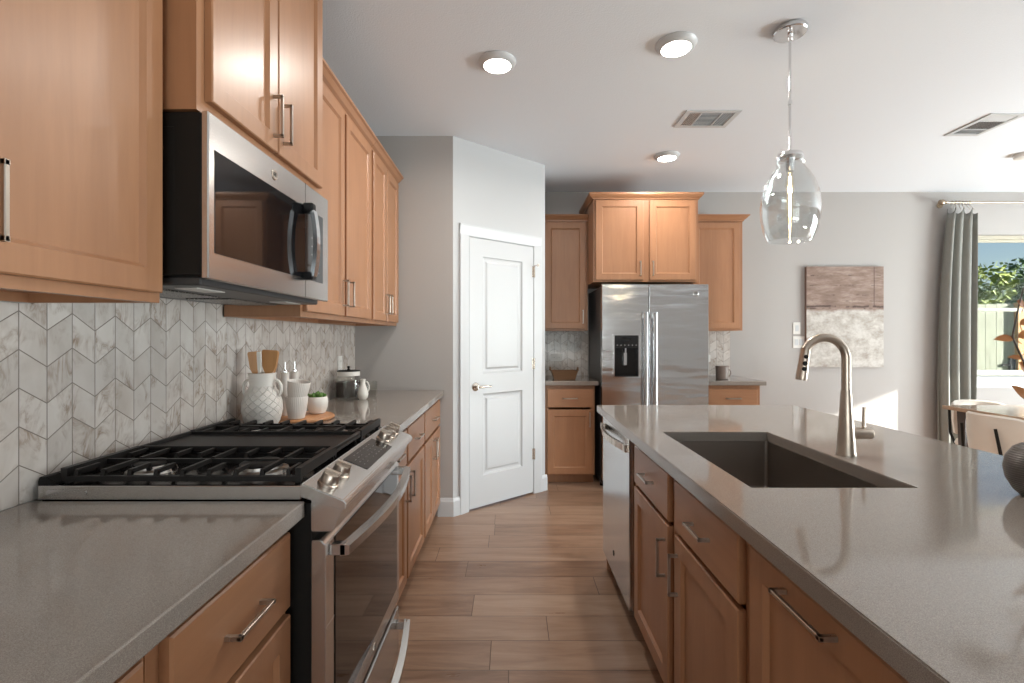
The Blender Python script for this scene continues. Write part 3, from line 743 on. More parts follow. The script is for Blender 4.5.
# cooktop
b = B(); b.box(-1.118, -.497, RY0 + .006, RY1 - .006, .900, .946, .003); ct = b.build('cooktop', ENAMEL, rg)
b = B(); b.box(-1.118, -.497, RY0 - .002, RY0 + .005, .9155, .948, .001); b.build('side_trim', STEEL, ct)
b = B(); b.poly([(-1.09 + .008 * math.cos(math.radians(a)), .931 + .008 * math.sin(math.radians(a))) for a in range(90, 271, 20)] + [(-1.01 + .008 * math.cos(math.radians(a)), .931 + .008 * math.sin(math.radians(a))) for a in range(-90, 91, 20)], RY0 - .0038, RY0 - .0012, 'y'); b.build('finger_slot', STEELX, ct)
b = B(); b.box(-1.118, -.497, RY1 - .005, RY1 + .002, .9155, .948, .001); b.build('side_trim', STEEL, ct)
b = B(); b.poly([(-1.130, .9155), (-1.130, .955), (-1.126, .966), (-1.110, .966), (-1.085, .952), (-1.085, .946)], RY0 + .010, RY1 - .010, 'y', .0015)
bk = b.build('back_vent', BLACKM, ct)
b = B()
for k in range(9): b.box(-1.1155, -1.1065, RYC - .335 + k * .075, RYC - .275 + k * .075, .9655, .9668)
b.build('vent_slot', ENAMEL, bk)
# burners
for bx_, by_, r_ in ((-.95, RY0 + .135, .040), (-.66, RY0 + .135, .050), (-.95, RY1 - .135, .040), (-.66, RY1 - .135, .046)):
    b = B(); b.lathe([(0, 0), (r_ + .018, 0), (r_ + .016, .006), (r_ + .002, .010), (r_, .018), (0, .018)], (bx_, by_, .9462), n=32); bu = b.build('burner', ALU, ct, smooth=True)
    b = B(); b.lathe([(0, 0), (r_ + .001, 0), (r_ + .002, .004), (r_ - .004, .008), (0, .008)], (bx_, by_, .9646), n=32); b.build('burner_cap', CASTIRON, bu, smooth=True)
# grates
def grate(y0, y1):
    b = B(); x0, x1 = -1.085, -.507; zt = .979; w_ = .011
    for y in (y0 + .006, y1 - .006): b.bar((x0, y, .958), (x1, y, .958), w_, .013)
    for x, ww in ((x0 + .007, .016), (x1 - .007, .014)):
        b.bar((x, y0, .972), (x, y1, .972), ww, .024)
    ym = (y0 + y1) / 2
    b.bar((x0, ym, .971), (x1, ym, .971), .009, .012)
    n = 9
    for k in range(n):
        x = x0 + (x1 - x0) * (k + .5) / n; lng = .115 if k in (1, 4, 7) else .070
        for ya, sg in ((y0, 1), (y1, -1)):
            b.bar((x, ya + sg * .006, .958), (x, ya + sg * .010, zt - .005), .009, .010, up=(0, 1, 0))
            b.bar((x, ya + sg * .006, zt - .005), (x, ya + sg * lng, zt - .005), .009, .011)
            if lng < .1: b.bar((x, ya + sg * (lng - .004), zt - .005), (x, ya + sg * (lng + .002), .960), .009, .009, up=(0, 1, 0))
    for x in (x0 + .01, x1 - .01):
        for y in (y0 + .01, y1 - .01): b.box(x - .006, x + .006, y - .006, y + .006, .9462, .960)
    return b.build('grate', CASTIRON, ct)
grate(RY0 + .022, RY0 + .262); grate(RY1 - .262, RY1 - .022)
b = B(); b.box(-1.085, -.507, RYC - .118, RYC + .112, .962, .972, .003); frame = [(-1.085, -.507, RYC - .118, RYC - .108), (-1.085, -.507, RYC + .102, RYC + .112), (-1.085, -1.073, RYC - .118, RYC + .112), (-.519, -.507, RYC - .118, RYC + .112)]
for x0, x1, y0, y1 in frame: b.box(x0, x1, y0, y1, .970, .983, .002)
for x in (-1.07, -.53):
    for y in (RYC - .1, RYC + .1): b.box(x - .008, x + .008, y - .008, y + .008, .9462, .964)
b.build('griddle', CASTIRON, ct)
# console
b = B(); b.poly([(-.499, .924), (-.499, .951), (-.492, .954), (-.395, .915), (-.388, .908), (-.388, .897), (-.393, .891), (-.497, .922)], RY0 - .004, RY1 + .004, 'y', .0025)
cs = b.build('control_console', STEEL, rg)
b = B(); b.poly([(-.4745, .914), (-.400, .8915), (-.424, .838), (-.4745, .838)], RY0 + .004, RY1 - .004, 'y', .0015); b.build('console_apron', STEEL, rg)
sl = math.atan2(-.039, .097)   # slope of the top face
def onc(s_, y, h=0):           # point on console top: s_ 0 rear .. 1 front
    return Vector((-.492 + .097 * s_, y, .954 - .039 * s_)) + Vector((.373, 0, .928)) * h
b = B(); q = [onc(.12, 1.385, .0), onc(.84, 1.385, .0), onc(.84, 1.668, .0), onc(.12, 1.668, .0)]
b.rings([[tuple(p) for p in q], [tuple(p + Vector((.373, 0, .928)) * .0015) for p in q]]); dsp = b.build('touch_display', BLKGLASS, cs)
b = B()
for k in range(8):
    for j in range(4):
        if (k * 3 + j * 5) % 7 == 0: continue
        a = onc(.24 + .14 * j, 1.41 + .03 * k, .0018); c = onc(.27 + .14 * j, 1.41 + .03 * k + (.012 if (k + j) % 3 else .006), .0018); b.bar(a, (a.x, c.y, a.z), .0018, .0004)
b.build('legend', LEGEND, dsp)
for y in (1.195, 1.275, 1.712, 1.775, 1.838):
    b = B(); c = onc(.42, y, 0)
    b.lathe([(0, 0), (.026, 0), (.026, .004), (.022, .006), (.0225, .012), (.021, .024), (.0195, .028), (0, .0285)], c, axis=(.373, 0, .928), n=32)
    for k in range(24):
        a = 2 * PI * k / 24
    k_ = b.build('knob', KNOBM, cs, smooth=True)
    b = B(); ax = Vector((.373, 0, .928)); t_ = Vector((.928, 0, -.373))
    b.bar(c + ax * .030 - t_ * .019, c + ax * .030 + t_ * .019, .011, .010, up=ax); b.build('knob_grip', KNOBM, k_)
# oven door
b = B(); b.poly([(-.474, .262), (-.452, .262), (-.440, .275), (-.440, .806), (-.452, .817), (-.474, .817)], RY0 + .004, RY1 - .004, 'y', .002)
od = b.build('oven_door', STEEL, rg)
b = B(); b.box(-.4405, -.4375, RY0 + .062, RY1 - .045, .335, .803, .001); b.build('door_glass', BLKGLASS, od)
b = B(); b.box(-.4755, -.4735, RY0 + .003, RY1 - .003, .815, .840); b.build('door_gap', BLACKM, rg)
def bow_handle(z, par, y0=1.170, y1=1.878):
    b = B(); n = 14; P = []
    for k in range(n + 1):
        s_ = k / n; P.append((-.402 + .034 * math.sin(PI * s_), y0 + (y1 - y0) * s_, z))
    loops = []
    for i, p in enumerate(P):
        hw = .011; hh = .015
        loops.append([(p[0] - hw, p[1], z - hh), (p[0] + hw, p[1], z - hh + .004), (p[0] + hw, p[1], z + hh - .004), (p[0] - hw, p[1], z + hh)])
    b.rings(loops)
    for y in (y0 + .012, y1 - .012): b.box(-.440, -.400, y - .012, y + .012, z - .014, z + .014, .002)
    return b.build('handle', STEEL, par)
bow_handle(.785, od)
b = B(); b.lathe([(0, 0), (.016, 0), (.016, .0015), (0, .0015)], (-.440, 1.565, .297), axis=(1, 0, 0), n=28); bd = b.build('badge', NICKEL, od)
text_mesh('GE', .015, DARKGREY, 'lettering', bd, Matrix.Translation((-.4382, 1.565, .297)) @ M90)
b = B(); b.box(-.474, -.440, RY0 + .004, RY1 - .004, .060, .250, .004); dwr = b.build('storage_drawer', STEEL, rg)
bow_handle(.192, dwr)
for x in (-1.08, -.52):
    for y in (RY0 + .05, RY1 - .05): B().lathe([(0, 0), (.018, 0), (.016, .036), (0, .036)], (x, y, 0), n=12).build('foot', BLACKM, rg)

# ---------------------------------------------------------------- things on the far left counter
ZC = .9142
vs_ = thing('utensil_vase', 'white ceramic crackle-patterned vase holding wooden utensils', 'vase', (-1.030, 2.005, ZC))
NET = NT('embossed_ceramic'); _c = NET.coord(); _p = NET.n('SeparateXYZ'); NET.l(_c, _p.inputs[0])
_a = NET.math('ARCTAN2', _p.outputs[1], _p.outputs[0]); _u = NET.math('MULTIPLY', _a, 12 / (2 * PI)); _z = NET.math('MULTIPLY', _p.outputs[2], 32)
_d1 = NET.math('PINGPONG', NET.math('ADD', _u, _z), .5); _d2 = NET.math('PINGPONG', NET.math('SUBTRACT', _u, _z), .5)
_m = NET.math('MINIMUM', _d1, _d2); _mr = NET.n('MapRange'); NET.l(_m, _mr.inputs[0]); _mr.inputs[1].default_value = .0; _mr.inputs[2].default_value = .09
_h = NET.math('SUBTRACT', 1.0, _mr.outputs[0])
_zm = NET.n('MapRange'); NET.l(_p.outputs[2], _zm.inputs[0]); _zm.inputs[1].default_value = .178; _zm.inputs[2].default_value = .186; _zm.inputs[3].default_value = 1; _zm.inputs[4].default_value = 0
NET.set((.74, .69, .64), .45); NET.bump(NET.math('MULTIPLY', _h, _zm.outputs[0]), .8, .0045); NET = NET.m
b = B(); b.lathe([(0, 0), (.040, 0), (.048, .006), (.068, .040), (.078, .085), (.076, .120), (.064, .155), (.050, .180), (.047, .190), (.052, .225), (.054, .236), (.050, .238), (.046, .225), (.042, .190), (.055, .155), (.068, .10), (.045, .02), (0, .015)], (-1.030, 2.005, ZC), n=48, cap=False)
b.build('body', NET, vs_, smooth=True)
for sg in (-1, 1):
    d = Vector((-.35 * 0 + sg * .75, -sg * .66 * 0 + .0, 0)); pts = []
    for k in range(13):
        a = math.radians(-75 + 150 * k / 12); pts.append(Vector((-1.030, 2.005, ZC)) + Vector((sg * (.048 + .030 * math.cos(a)), 0, .172 + .038 * math.sin(a))))
    B().tube(pts, .007, 10).build('loop_handle', CERAMIC, vs_, smooth=True)
def spatula(name, label, x, y, top, tilt, bw, mat, rot=0):
    base = Vector((x, y, ZC + .030)); t_ = base + Vector((tilt[0], tilt[1], top - base.z)); d = (t_ - base).normalized(); L = (t_ - base).length
    b = B(); side = Vector((math.cos(rot), math.sin(rot), 0)); side = (side - d * side.dot(d)).normalized(); n = d.cross(side).normalized()
    prof = [(0, .005), (L * .55, .006), (L * .66, .008), (L * .72, bw * .62), (L * .78, bw * .85), (L * .97, bw), (L * .995, bw * .93), (L, bw * .8)]
    loops = []
    for s_, hw in prof:
        th = .004 if s_ > L * .7 else .005; c = base + d * s_
        loops.append([c - side * hw - n * th, c + side * hw - n * th, c + side * hw + n * th, c - side * hw + n * th])
    b.rings(loops)
    o = recenter(b.build(name, mat)); return tag(o, label, 'utensil', None)
spatula('wooden_spatula', 'left wooden spatula standing in the white vase', -1.034, 2.00, 1.240, (-.022, -.010), .025, BAMBOO, .25)
spatula('wooden_spatula', 'right broad wooden spatula standing in the white vase', -1.014, 2.00, 1.246, (.020, .0), .034, BAMBOO, -.05)
spatula('wooden_spatula', 'rearmost wooden spoon, narrow, behind the broad spatula', -1.018, 2.014, 1.240, (.036, .004), .015, BAMBOO, .7)
spatula('white_spoon', 'thin white spoon handle between the two wooden spatulas', -1.028, 1.993, 1.240, (-.002, -.015), .008, MILK, 0)
# round board
bo = B(); bo.lathe([(0, 0), (.138, 0), (.144, .005), (.144, .011), (.138, .016), (0, .016)], (-.985, 2.285, ZC), n=56)
tag(recenter(bo.build('serving_board', BOARDW, smooth=True)), 'round wooden serving board under the white cups and plant', 'board')
ZB = ZC + .0163
def cup(z, lean, label, loc):
    b = B(); b.lathe([(0, 0), (.030, 0), (.034, .003), (.040, .030), (.046, .065), (.049, .098), (.0485, .101), (.046, .098), (.042, .065), (.036, .030), (.028, .010), (0, .008)], (0, 0, 0), n=40, cap=False)
    o = b.build('cup', CUPM, smooth=True); o.location = loc; o.rotation_euler = lean
    return tag(o, label, 'cup', 'stacked white ceramic cups')
CUPM = NT('ribbed_white_ceramic'); _c = CUPM.coord(); _p = CUPM.n('SeparateXYZ'); CUPM.l(_c, _p.inputs[0])
_a = CUPM.math('MULTIPLY', CUPM.math('ARCTAN2', _p.outputs[1], _p.outputs[0]), 36 / (2 * PI))
CUPM.set((.74, .69, .645), .4); CUPM.bump(CUPM.math('PINGPONG', _a, .5), .5, .003); CUPM = CUPM.m
cup(0, (0, 0, 0), 'lower white ribbed cup of the stacked pair, on the wooden board', (-.972, 2.195, ZB))
cup(0, (math.radians(7), math.radians(7), .4), 'upper white cup resting tilted inside the lower cup', (-.974, 2.197, ZB + .070))
for (x, y, lab) in ((-1.070, 2.290, 'left white oil bottle with steel pourer, behind the stacked cups'), (-1.052, 2.352, 'right white oil bottle with steel pourer, behind the cups')):
    zz = ZB
    t = thing('oil_bottle', lab, 'bottle', (x, y, ZB), 'white oil bottles')
    b = B(); b.lathe([(0, 0), (.028, 0), (.030, .004), (.030, .135), (.026, .155), (.019, .170), (.018, .215), (.019, .218), (0, .218)], (x, y, ZC), n=32) if zz == ZC else b.lathe([(0, 0), (.028, 0), (.030, .004), (.030, .119), (.026, .139), (.019, .154), (.018, .199), (.019, .202), (0, .202)], (x, y, zz), n=32)
    b.build('bottle_body', CERAMIC, t, smooth=True)
    b = B(); b.lathe([(0, 0), (.012, 0), (.012, .008), (.004, .012), (.0035, .04), (.003, .048), (0, .048)], (x, y, ZC + .2185), n=16); b.build('pourer', CHROME, t, smooth=True)
pl = thing('potted_succulent', 'small green succulent in a white pot on the wooden board', 'plant', (-.936, 2.335, ZB))
px_, py_ = -.938, 2.345
b = B(); b.lathe([(0, 0), (.030, 0), (.037, .004), (.047, .030), (.050, .055), (.046, .080), (.044, .082), (.041, .080), (.044, .055), (.040, .070), (0, .070)], (px_, py_, ZB), n=40, cap=False); b.build('pot', MILK, pl, smooth=True)
b = B(); random.seed(3)
for k in range(34):
    a = random.uniform(0, 2 * PI); r0 = random.uniform(0, .030); ln = random.uniform(.022, .036); out = random.uniform(.1, .7) * (r0 / .03)
    c = Vector((px_ + r0 * math.cos(a), py_ + r0 * math.sin(a), ZB + .072)); d = Vector((math.cos(a) * out, math.sin(a) * out, 1)).normalized()
    b.lathe([(0, 0), (.004, .002), (.0075, ln * .5), (.006, ln * .8), (0, ln)], c, axis=d, n=7)
b.build('leaves', GREEN, pl, smooth=True)
# coffee jar
jx, jy = -1.032, 3.075
jr = thing('coffee_jar', 'glass jar of dark coffee with a pale lid', 'jar', (jx, jy, ZC))
b = B(); b.lathe([(0, 0), (.074, 0), (.080, .006), (.080, .120), (.070, .132), (.066, .140), (.064, .140), (.067, .130), (.077, .118), (.077, .008), (0, .006)], (jx, jy, ZC), n=44, cap=False); b.build('glass_body', JARGLASS, jr, smooth=True)
b = B(); b.lathe([(0, 0), (.075, 0), (.075, .090), (.060, .096), (0, .098)], (jx, jy, ZC + .0085), n=40); b.build('coffee', COFFEE, jr, smooth=True)
b = B(); b.lathe([(0, 0), (.069, 0), (.070, .004), (.070, .024), (.066, .028), (0, .028)], (jx, jy, ZC + .141), n=44); ld = b.build('lid', MILK, jr, smooth=True)
b = B(); b.lathe([(0, 0), (.071, 0), (.071, .005), (.01, .006), (.008, .012), (.006, .018), (.009, .026), (.006, .032), (0, .033)], (jx, jy, ZC + .1695), n=32); b.build('lid_knob', BLACKM, ld, smooth=True)
# glass tumblers and creamer in front of the jar
def tumbler(x, y, r, h, label, mat):
    b = B(); b.lathe([(0, 0), (r * .8, 0), (r * .86, .004), (r, h), (r - .003, h), (r * .8, .010), (0, .008)], (x, y, ZC), n=28, cap=False)
    return tag(recenter(b.build('glass_tumbler', mat, smooth=True)), label, 'glass', 'clear glasses beside the coffee jar')
tumbler(-.905, 3.13, .042, .100, 'clear glass tumbler furthest right beside the coffee jar', JARGLASS)
tumbler(-.978, 2.925, .036, .115, 'clear glass tumbler touching the front of the coffee jar', JARGLASS)
cr = thing('creamer', 'small white pear-shaped creamer pitcher between the glasses', 'pitcher', (-.918, 3.00, ZC))
b = B(); b.lathe([(0, 0), (.020, 0), (.030, .012), (.034, .035), (.026, .065), (.015, .095), (.014, .110), (.018, .125), (.015, .125), (.011, .110), (0, .108)], (-.918, 3.00, ZC), n=32, cap=False); b.build('body', MILK, cr, smooth=True)
b = B(); b.tube([Vector((-.918 + .017 + .022 * math.sin(a), 3.00, ZC + .075 + .035 * math.cos(a))) for a in [PI * k / 10 for k in range(11)]], .0035, 8); b.build('handle', MILK, cr, smooth=True)

# outlets and switches
def plate(kind, pos, w_, h_, label, holes, name='wall_outlet', cat='outlet', horiz=False):
    t = thing(name, label, cat, pos)
    x, y, z = pos; b = B()
    if kind == 'B': b.box(x - w_ / 2, x + w_ / 2, y - .006, y, z - h_ / 2, z + h_ / 2, .002)
    else: b.box(x, x + .006, y - w_ / 2, y + w_ / 2, z - h_ / 2, z + h_ / 2, .002)
    b.build('cover_plate', PLASTIC, t)
    for (du, dz_) in holes:
        b = B()
        sw, sh = (.017, .030) if name != 'wall_outlet' else (.016, .014)
        if kind == 'B': b.box(x + du - sw, x + du + sw, y - .009, y - .0055, z + dz_ - sh, z + dz_ + sh, .001)
        else: b.box(x + .0055, x + .009, y + du - sw, y + du + sw, z + dz_ - sh, z + dz_ + sh, .001)
        rc = b.build('receptacle' if name == 'wall_outlet' else 'rocker', WHITEP if name != 'wall_outlet' else PLASTIC, t)
        if name == 'wall_outlet':
            b = B()
            for q in (-.006, .006):
                if kind == 'B': b.box(x + du + q - .001, x + du + q + .001, y - .0093, y - .0088, z + dz_ - .005, z + dz_ + .005)
                else: b.box(x + .0088, x + .0093, y + du + q - .001, y + du + q + .001, z + dz_ - .005, z + dz_ + .005)
            b.build('slot', BLACKM, rc)
plate('L', (XL, 3.20, 1.115), .072, .118, 'white outlet on the left backsplash behind the coffee jar', [(0, -.025), (0, .025)])
plate('B', (.455, YB - .008, 1.095), .118, .072, 'horizontal outlet on the backsplash above the wicker tray', [(-.025, 0), (.025, 0)])
plate('B', (1.945, YB - .008, 1.085), .118, .072, 'horizontal outlet on the backsplash above the taupe canister', [(-.025, 0), (.025, 0)])
plate('B', (2.875, YB, 1.388), .072, .118, 'upper light switch plate left of the painting', [(0, 0)], 'light_switch', 'switch')
plate('B', (2.895, YB, 1.248), .116, .118, 'lower wider double light switch left of the painting', [(-.023, 0), (.023, 0)], 'light_switch', 'switch')
# wicker tray, canister
b = B(); bx0, bx1, by0, by1 = .365, .605, 4.34, 4.52
def rl(i, z, c=None): return [(bx0 + i, by0 + i * .6, z), (bx1 - i, by0 + i * .6, z), (bx1 - i, by1 - i * .6, z), (bx0 + i, by1 - i * .6, z)]
b.rings([rl(.028, ZC), rl(.004, ZC + .075), rl(.0, ZC + .080), rl(.010, ZC + .080), rl(.034, ZC + .006)])
wt = thing('wicker_tray', 'woven wicker tray on small counter left of refrigerator', 'tray', (.485, 4.43, ZC)); b.build('basket', WICKER, wt)
for sg, xx in ((-1, bx0), (1, bx1)):
    b = B(); b.tube([Vector((xx + sg * .006, 4.43 + .040 * math.cos(a), ZC + .078 + .030 * math.sin(a))) for a in [PI * k / 10 for k in range(11)]], .005, 8); b.build('tray_handle', WICKER, wt, smooth=True)
cn = thing('canister', 'taupe ceramic canister on small counter right of refrigerator', 'canister', (1.945, 4.46, ZC))
b = B(); b.lathe([(0, 0), (.050, 0), (.054, .004), (.056, .100), (.0555, .104), (0, .104)], (1.945, 4.46, ZC), n=40); b.build('body', TAUPEC, cn, smooth=True)
b = B(); b.lathe([(0, 0), (.058, 0), (.059, .004), (.059, .012), (.055, .016), (0, .017)], (1.945, 4.46, ZC + .1045), n=40); b.build('lid', TAUPEC, cn, smooth=True)
b = B(); b.tube([Vector((1.945 + .055 + .026 * math.sin(a), 4.46, ZC + .055 + .032 * math.cos(a))) for a in [PI * k / 10 for k in range(11)]], .005, 8); b.build('handle', TAUPEC, cn, smooth=True)

# ---------------------------------------------------------------- painting
pt = thing('painting', 'abstract canvas, mauve brown over mottled white, on the pale wall', 'painting', (3.335, YB, 1.0))
PM = NT('abstract_canvas'); _c = PM.pos(); _p = PM.n('SeparateXYZ'); PM.l(_c, _p.inputs[0])
X_, Z_ = _p.outputs[0], _p.outputs[2]
wob = PM.noise(PM.mapping(_c, (3, 1, 1)), 4, 4, .6)
top = PM.ramp(PM.noise(PM.mapping(_c, (2.2, 1, 9)), 3, 5, .65), [(.3, (.165, .105, .080)), (.5, (.235, .160, .128)), (.68, (.33, .25, .21)), (.85, (.45, .37, .33))])
bot = PM.ramp(PM.noise(PM.mapping(_c, (3, 1, 4)), 3.4, 6, .65), [(.3, (.30, .255, .22)), (.46, (.42, .385, .35)), (.62, (.56, .535, .50)), (.8, (.46, .42, .39))])
edge = PM.math('ADD', 1.565, PM.math('MULTIPLY', PM.math('SUBTRACT', wob, .5), .05))
k1 = PM.n('MapRange'); PM.l(PM.math('SUBTRACT', Z_, edge), k1.inputs[0]); k1.inputs[1].default_value = -.012; k1.inputs[2].default_value = .012
col = PM.mix(k1.outputs[0], bot, top)
def hline(zc, w_, st, th=.45, sx=3.0):
    d = PM.math('ABSOLUTE', PM.math('SUBTRACT', PM.math('ADD', Z_, PM.math('MULTIPLY', PM.math('SUBTRACT', wob, .5), .03)), zc))
    m = PM.n('MapRange'); PM.l(d, m.inputs[0]); m.inputs[1].default_value = 0; m.inputs[2].default_value = w_; m.inputs[3].default_value = 1; m.inputs[4].default_value = 0
    br = PM.ramp(PM.noise(PM.mapping(_c, (sx, 1, .3), loc=(zc * 7, 0, 0)), 4, 3, .6), [(th, (0, 0, 0)), (th + .12, (1, 1, 1))])
    return PM.math('MULTIPLY', PM.math('MULTIPLY', m.outputs[0], br), st)
for zc, w_, st, th in ((1.605, .016, 1.0, .36), (1.585, .010, .9, .5), (1.915, .008, .8, .5), (1.815, .007, .8, .52), (1.72, .010, .8, .55), (1.66, .012, .5, .5)):
    col = PM.mix(hline(zc, w_, st, th), col, (.045, .022, .016))
dxx = PM.math('ABSOLUTE', PM.math('SUBTRACT', PM.math('ADD', X_, PM.math('MULTIPLY', PM.math('SUBTRACT', wob, .5), .01)), 3.63)); m = PM.n('MapRange'); PM.l(dxx, m.inputs[0]); m.inputs[2].default_value = .008; m.inputs[3].default_value = .8; m.inputs[4].default_value = 0
zk = PM.n('MapRange'); PM.l(Z_, zk.inputs[0]); zk.inputs[1].default_value = 1.58; zk.inputs[2].default_value = 1.62
col = PM.mix(PM.math('MULTIPLY', m.outputs[0], zk.outputs[0]), col, (.06, .03, .025))
PM.set(col, .75); PM.bump(PM.noise(_c, 300, 2), .2, .001); PM = PM.m
B().box(2.955, 3.725, YB - .036, YB - .0335, .998, 2.005).build('canvas', PM, pt)
B().box(2.957, 3.723, YB - .0335, YB - .002, 1.0, 2.003).build('stretcher', simple('painting_edge', (.20, .13, .105), .7), pt)

# ---------------------------------------------------------------- ceiling things
for (x, y, lab) in ((-.072, 2.563, 'left round flush ceiling light, above the aisle'), (.822, 2.41, 'middle round ceiling light, nearest the pendant canopy'), (1.254, 3.89, 'small far ceiling light in front of the refrigerator cabinets')):
    t = thing('recessed_light', lab, 'ceiling light', (x, y, CH), 'round recessed ceiling lights')
    b = B(); b.lathe([(0, 0), (.098, 0), (.100, -.004), (.094, -.014), (.076, -.027), (.072, -.027), (.072, -.022), (0, -.022)], (x, y, CH - .0002), n=48, cap=False); b.build('trim_ring', WHITEP, t, smooth=True)
    b = B(); b.lathe([(0, -.001), (.0715, -.001), (.0715, -.0045), (.04, -.006), (0, -.0065)], (x, y, CH - .0215), n=40, cap=False); b.build('diffuser', LAMPDISC, t, smooth=True)
    l = add_light('ceiling_lamp', 'AREA', (x, y, CH - .032), (0, 0, -1), 8.0, (1, .95, .88), .14); l.data.shape = 'DISK'; l.data.spread = math.radians(170)
VENTIN = simple('dark_vent_interior', (.05, .05, .05), .8)
def vent(x0, x1, y0, y1, lab, axis):
    t = thing('ceiling_vent', lab, 'vent', ((x0 + x1) / 2, (y0 + y1) / 2, CH), 'ceiling air vents')
    b = B(); m = .030
    for a in ((x0, x0 + m, y0, y1), (x1 - m, x1, y0, y1), (x0 + m, x1 - m, y0, y0 + m), (x0 + m, x1 - m, y1 - m, y1)): b.box(*a, CH - .008, CH - .0002)
    if axis == 'x':
        for q in (.27, .73): xx = x0 + m + (x1 - x0 - 2 * m) * q; b.box(xx - .004, xx + .004, y0 + m, y1 - m, CH - .008, CH - .0002)
    else:
        for q in (.27, .73): yy = y0 + m + (y1 - y0 - 2 * m) * q; b.box(x0 + m, x1 - m, yy - .004, yy + .004, CH - .008, CH - .0002)
    b.build('vent_frame', WHITEP, t)
    B().box(x0 + m, x1 - m, y0 + m, y1 - m, CH - .0012, CH - .0003).build('duct', VENTIN, t)
    sl_ = B()
    L = (x1 - x0 - 2 * m) if axis == 'x' else (y1 - y0 - 2 * m)
    n = 26
    for k in range(n):
        s_ = (k + .5) / n
        if axis == 'x':
            xx = x0 + m + L * s_; lean = .006 if s_ < .27 else (-.006 if s_ > .73 else 0)
            if abs(lean) > 0: sl_.bar((xx, y0 + m, CH - .0045), (xx, y1 - m, CH - .0045), .0065, .001, up=(lean * 60, 0, 1))
        else:
            yy = y0 + m + L * s_; lean = .006 if s_ < .27 else (-.006 if s_ > .73 else 0)
            if abs(lean) > 0: sl_.bar((x0 + m, yy, CH - .0045), (x1 - m, yy, CH - .0045), .0065, .001, up=(0, lean * 60, 1))
    W_ = (y1 - y0 - 2 * m) if axis == 'x' else (x1 - x0 - 2 * m)
    for k in range(10):
        s_ = (k + .5) / 10
        if axis == 'x': yy = y0 + m + W_ * s_; sl_.bar((x0 + m + L * .27, yy, CH - .0045), (x0 + m + L * .73, yy, CH - .0045), .0040, .001, up=(0, 3, 1))
        else: xx = x0 + m + W_ * s_; sl_.bar((xx, y0 + m + L * .27, CH - .0045), (xx, y0 + m + L * .73, CH - .0045), .0040, .001, up=(3, 0, 1))
    o = sl_.build('louvers', WHITEP, t)
vent(1.13, 1.485, 3.11, 3.36, 'rectangular white ceiling vent left of the pendant light', 'x')
vent(3.13, 3.37, 3.155, 3.50, 'ceiling vent at upper right, above the dining table', 'y')
sd = B().lathe([(0, 0), (.062, 0), (.065, -.006), (.060, -.030), (.045, -.036), (0, -.037)], (4.09, 3.86, CH - .0002), n=36, cap=False).build('smoke_detector', PLASTIC, smooth=True)
tag(sd, 'small white ceiling smoke detector at the right picture edge', 'smoke detector')
# pendant
PX, PY = 1.322, 2.294
pd = thing('pendant_light', 'clear glass jug-shaped pendant light with chrome rod', 'pendant light', (PX, PY, CH))
b = B(); b.lathe([(0, 0), (.072, 0), (.074, -.004), (.074, -.020), (.070, -.025), (.012, -.026), (.010, -.036), (0, -.037)], (PX, PY, CH - .0002), n=48, cap=False); b.build('canopy', CHROME, pd, smooth=True)
b = B(); b.tube([Vector((PX + .009 * math.cos(a), PY, CH - .049 + .014 * math.sin(a))) for a in [2 * PI * k / 16 for k in range(17)]], .0025, 8); b.tube([(PX, PY, CH - .058), (PX, PY, 2.175)], .0055, 14)
b.lathe([(0, 0), (.009, 0), (.009, .02), (0, .02)], (PX, PY, 2.40), n=14); b.build('rod', CHROME, pd, smooth=True)
b = B(); b.lathe([(0, 2.178), (.020, 2.176), (.052, 2.168), (.056, 2.160), (.056, 2.150), (.020, 2.146), (.018, 2.085), (0, 2.085)], (PX, PY, 0), n=36, cap=False); b.build('socket_cap', CHROME, pd, smooth=True)
prof = [(.060, 2.150), (.060, 2.128), (.057, 2.112), (.066, 2.100), (.069, 2.092), (.084, 2.072), (.105, 2.030), (.122, 1.975), (.129, 1.920), (.126, 1.860), (.114, 1.800), (.098, 1.760), (.094, 1.755)]
inner = [(r - .003, z) for r, z in prof][::-1]
b = B(); b.lathe(prof + inner, (PX, PY, 0), n=56, cap=False); b.build('glass_shade', LAMPGLASS, pd, smooth=True)
b = B(); b.lathe([(0, 2.084), (.010, 2.08), (.016, 2.05), (.018, 2.02), (.018, 1.87), (.014, 1.855), (.008, 1.848), (0, 1.846)], (PX, PY, 0), n=28, cap=False); bl = b.build('bulb', thin_glass('bulb_glass', (1, .95, .85), 1.3), pd, smooth=True)
b = B(); b.tube([(PX, PY, 1.875), (PX, PY, 2.06)], .0045, 10); b.build('filament', emit('lit_filament', (1, .80, .50), 30), bl)
l = add_light('pendant_lamp', 'POINT', (PX, PY, 1.97), (0, 0, -1), 4.0, (1, .84, .62)); l.data.shadow_soft_size = .008

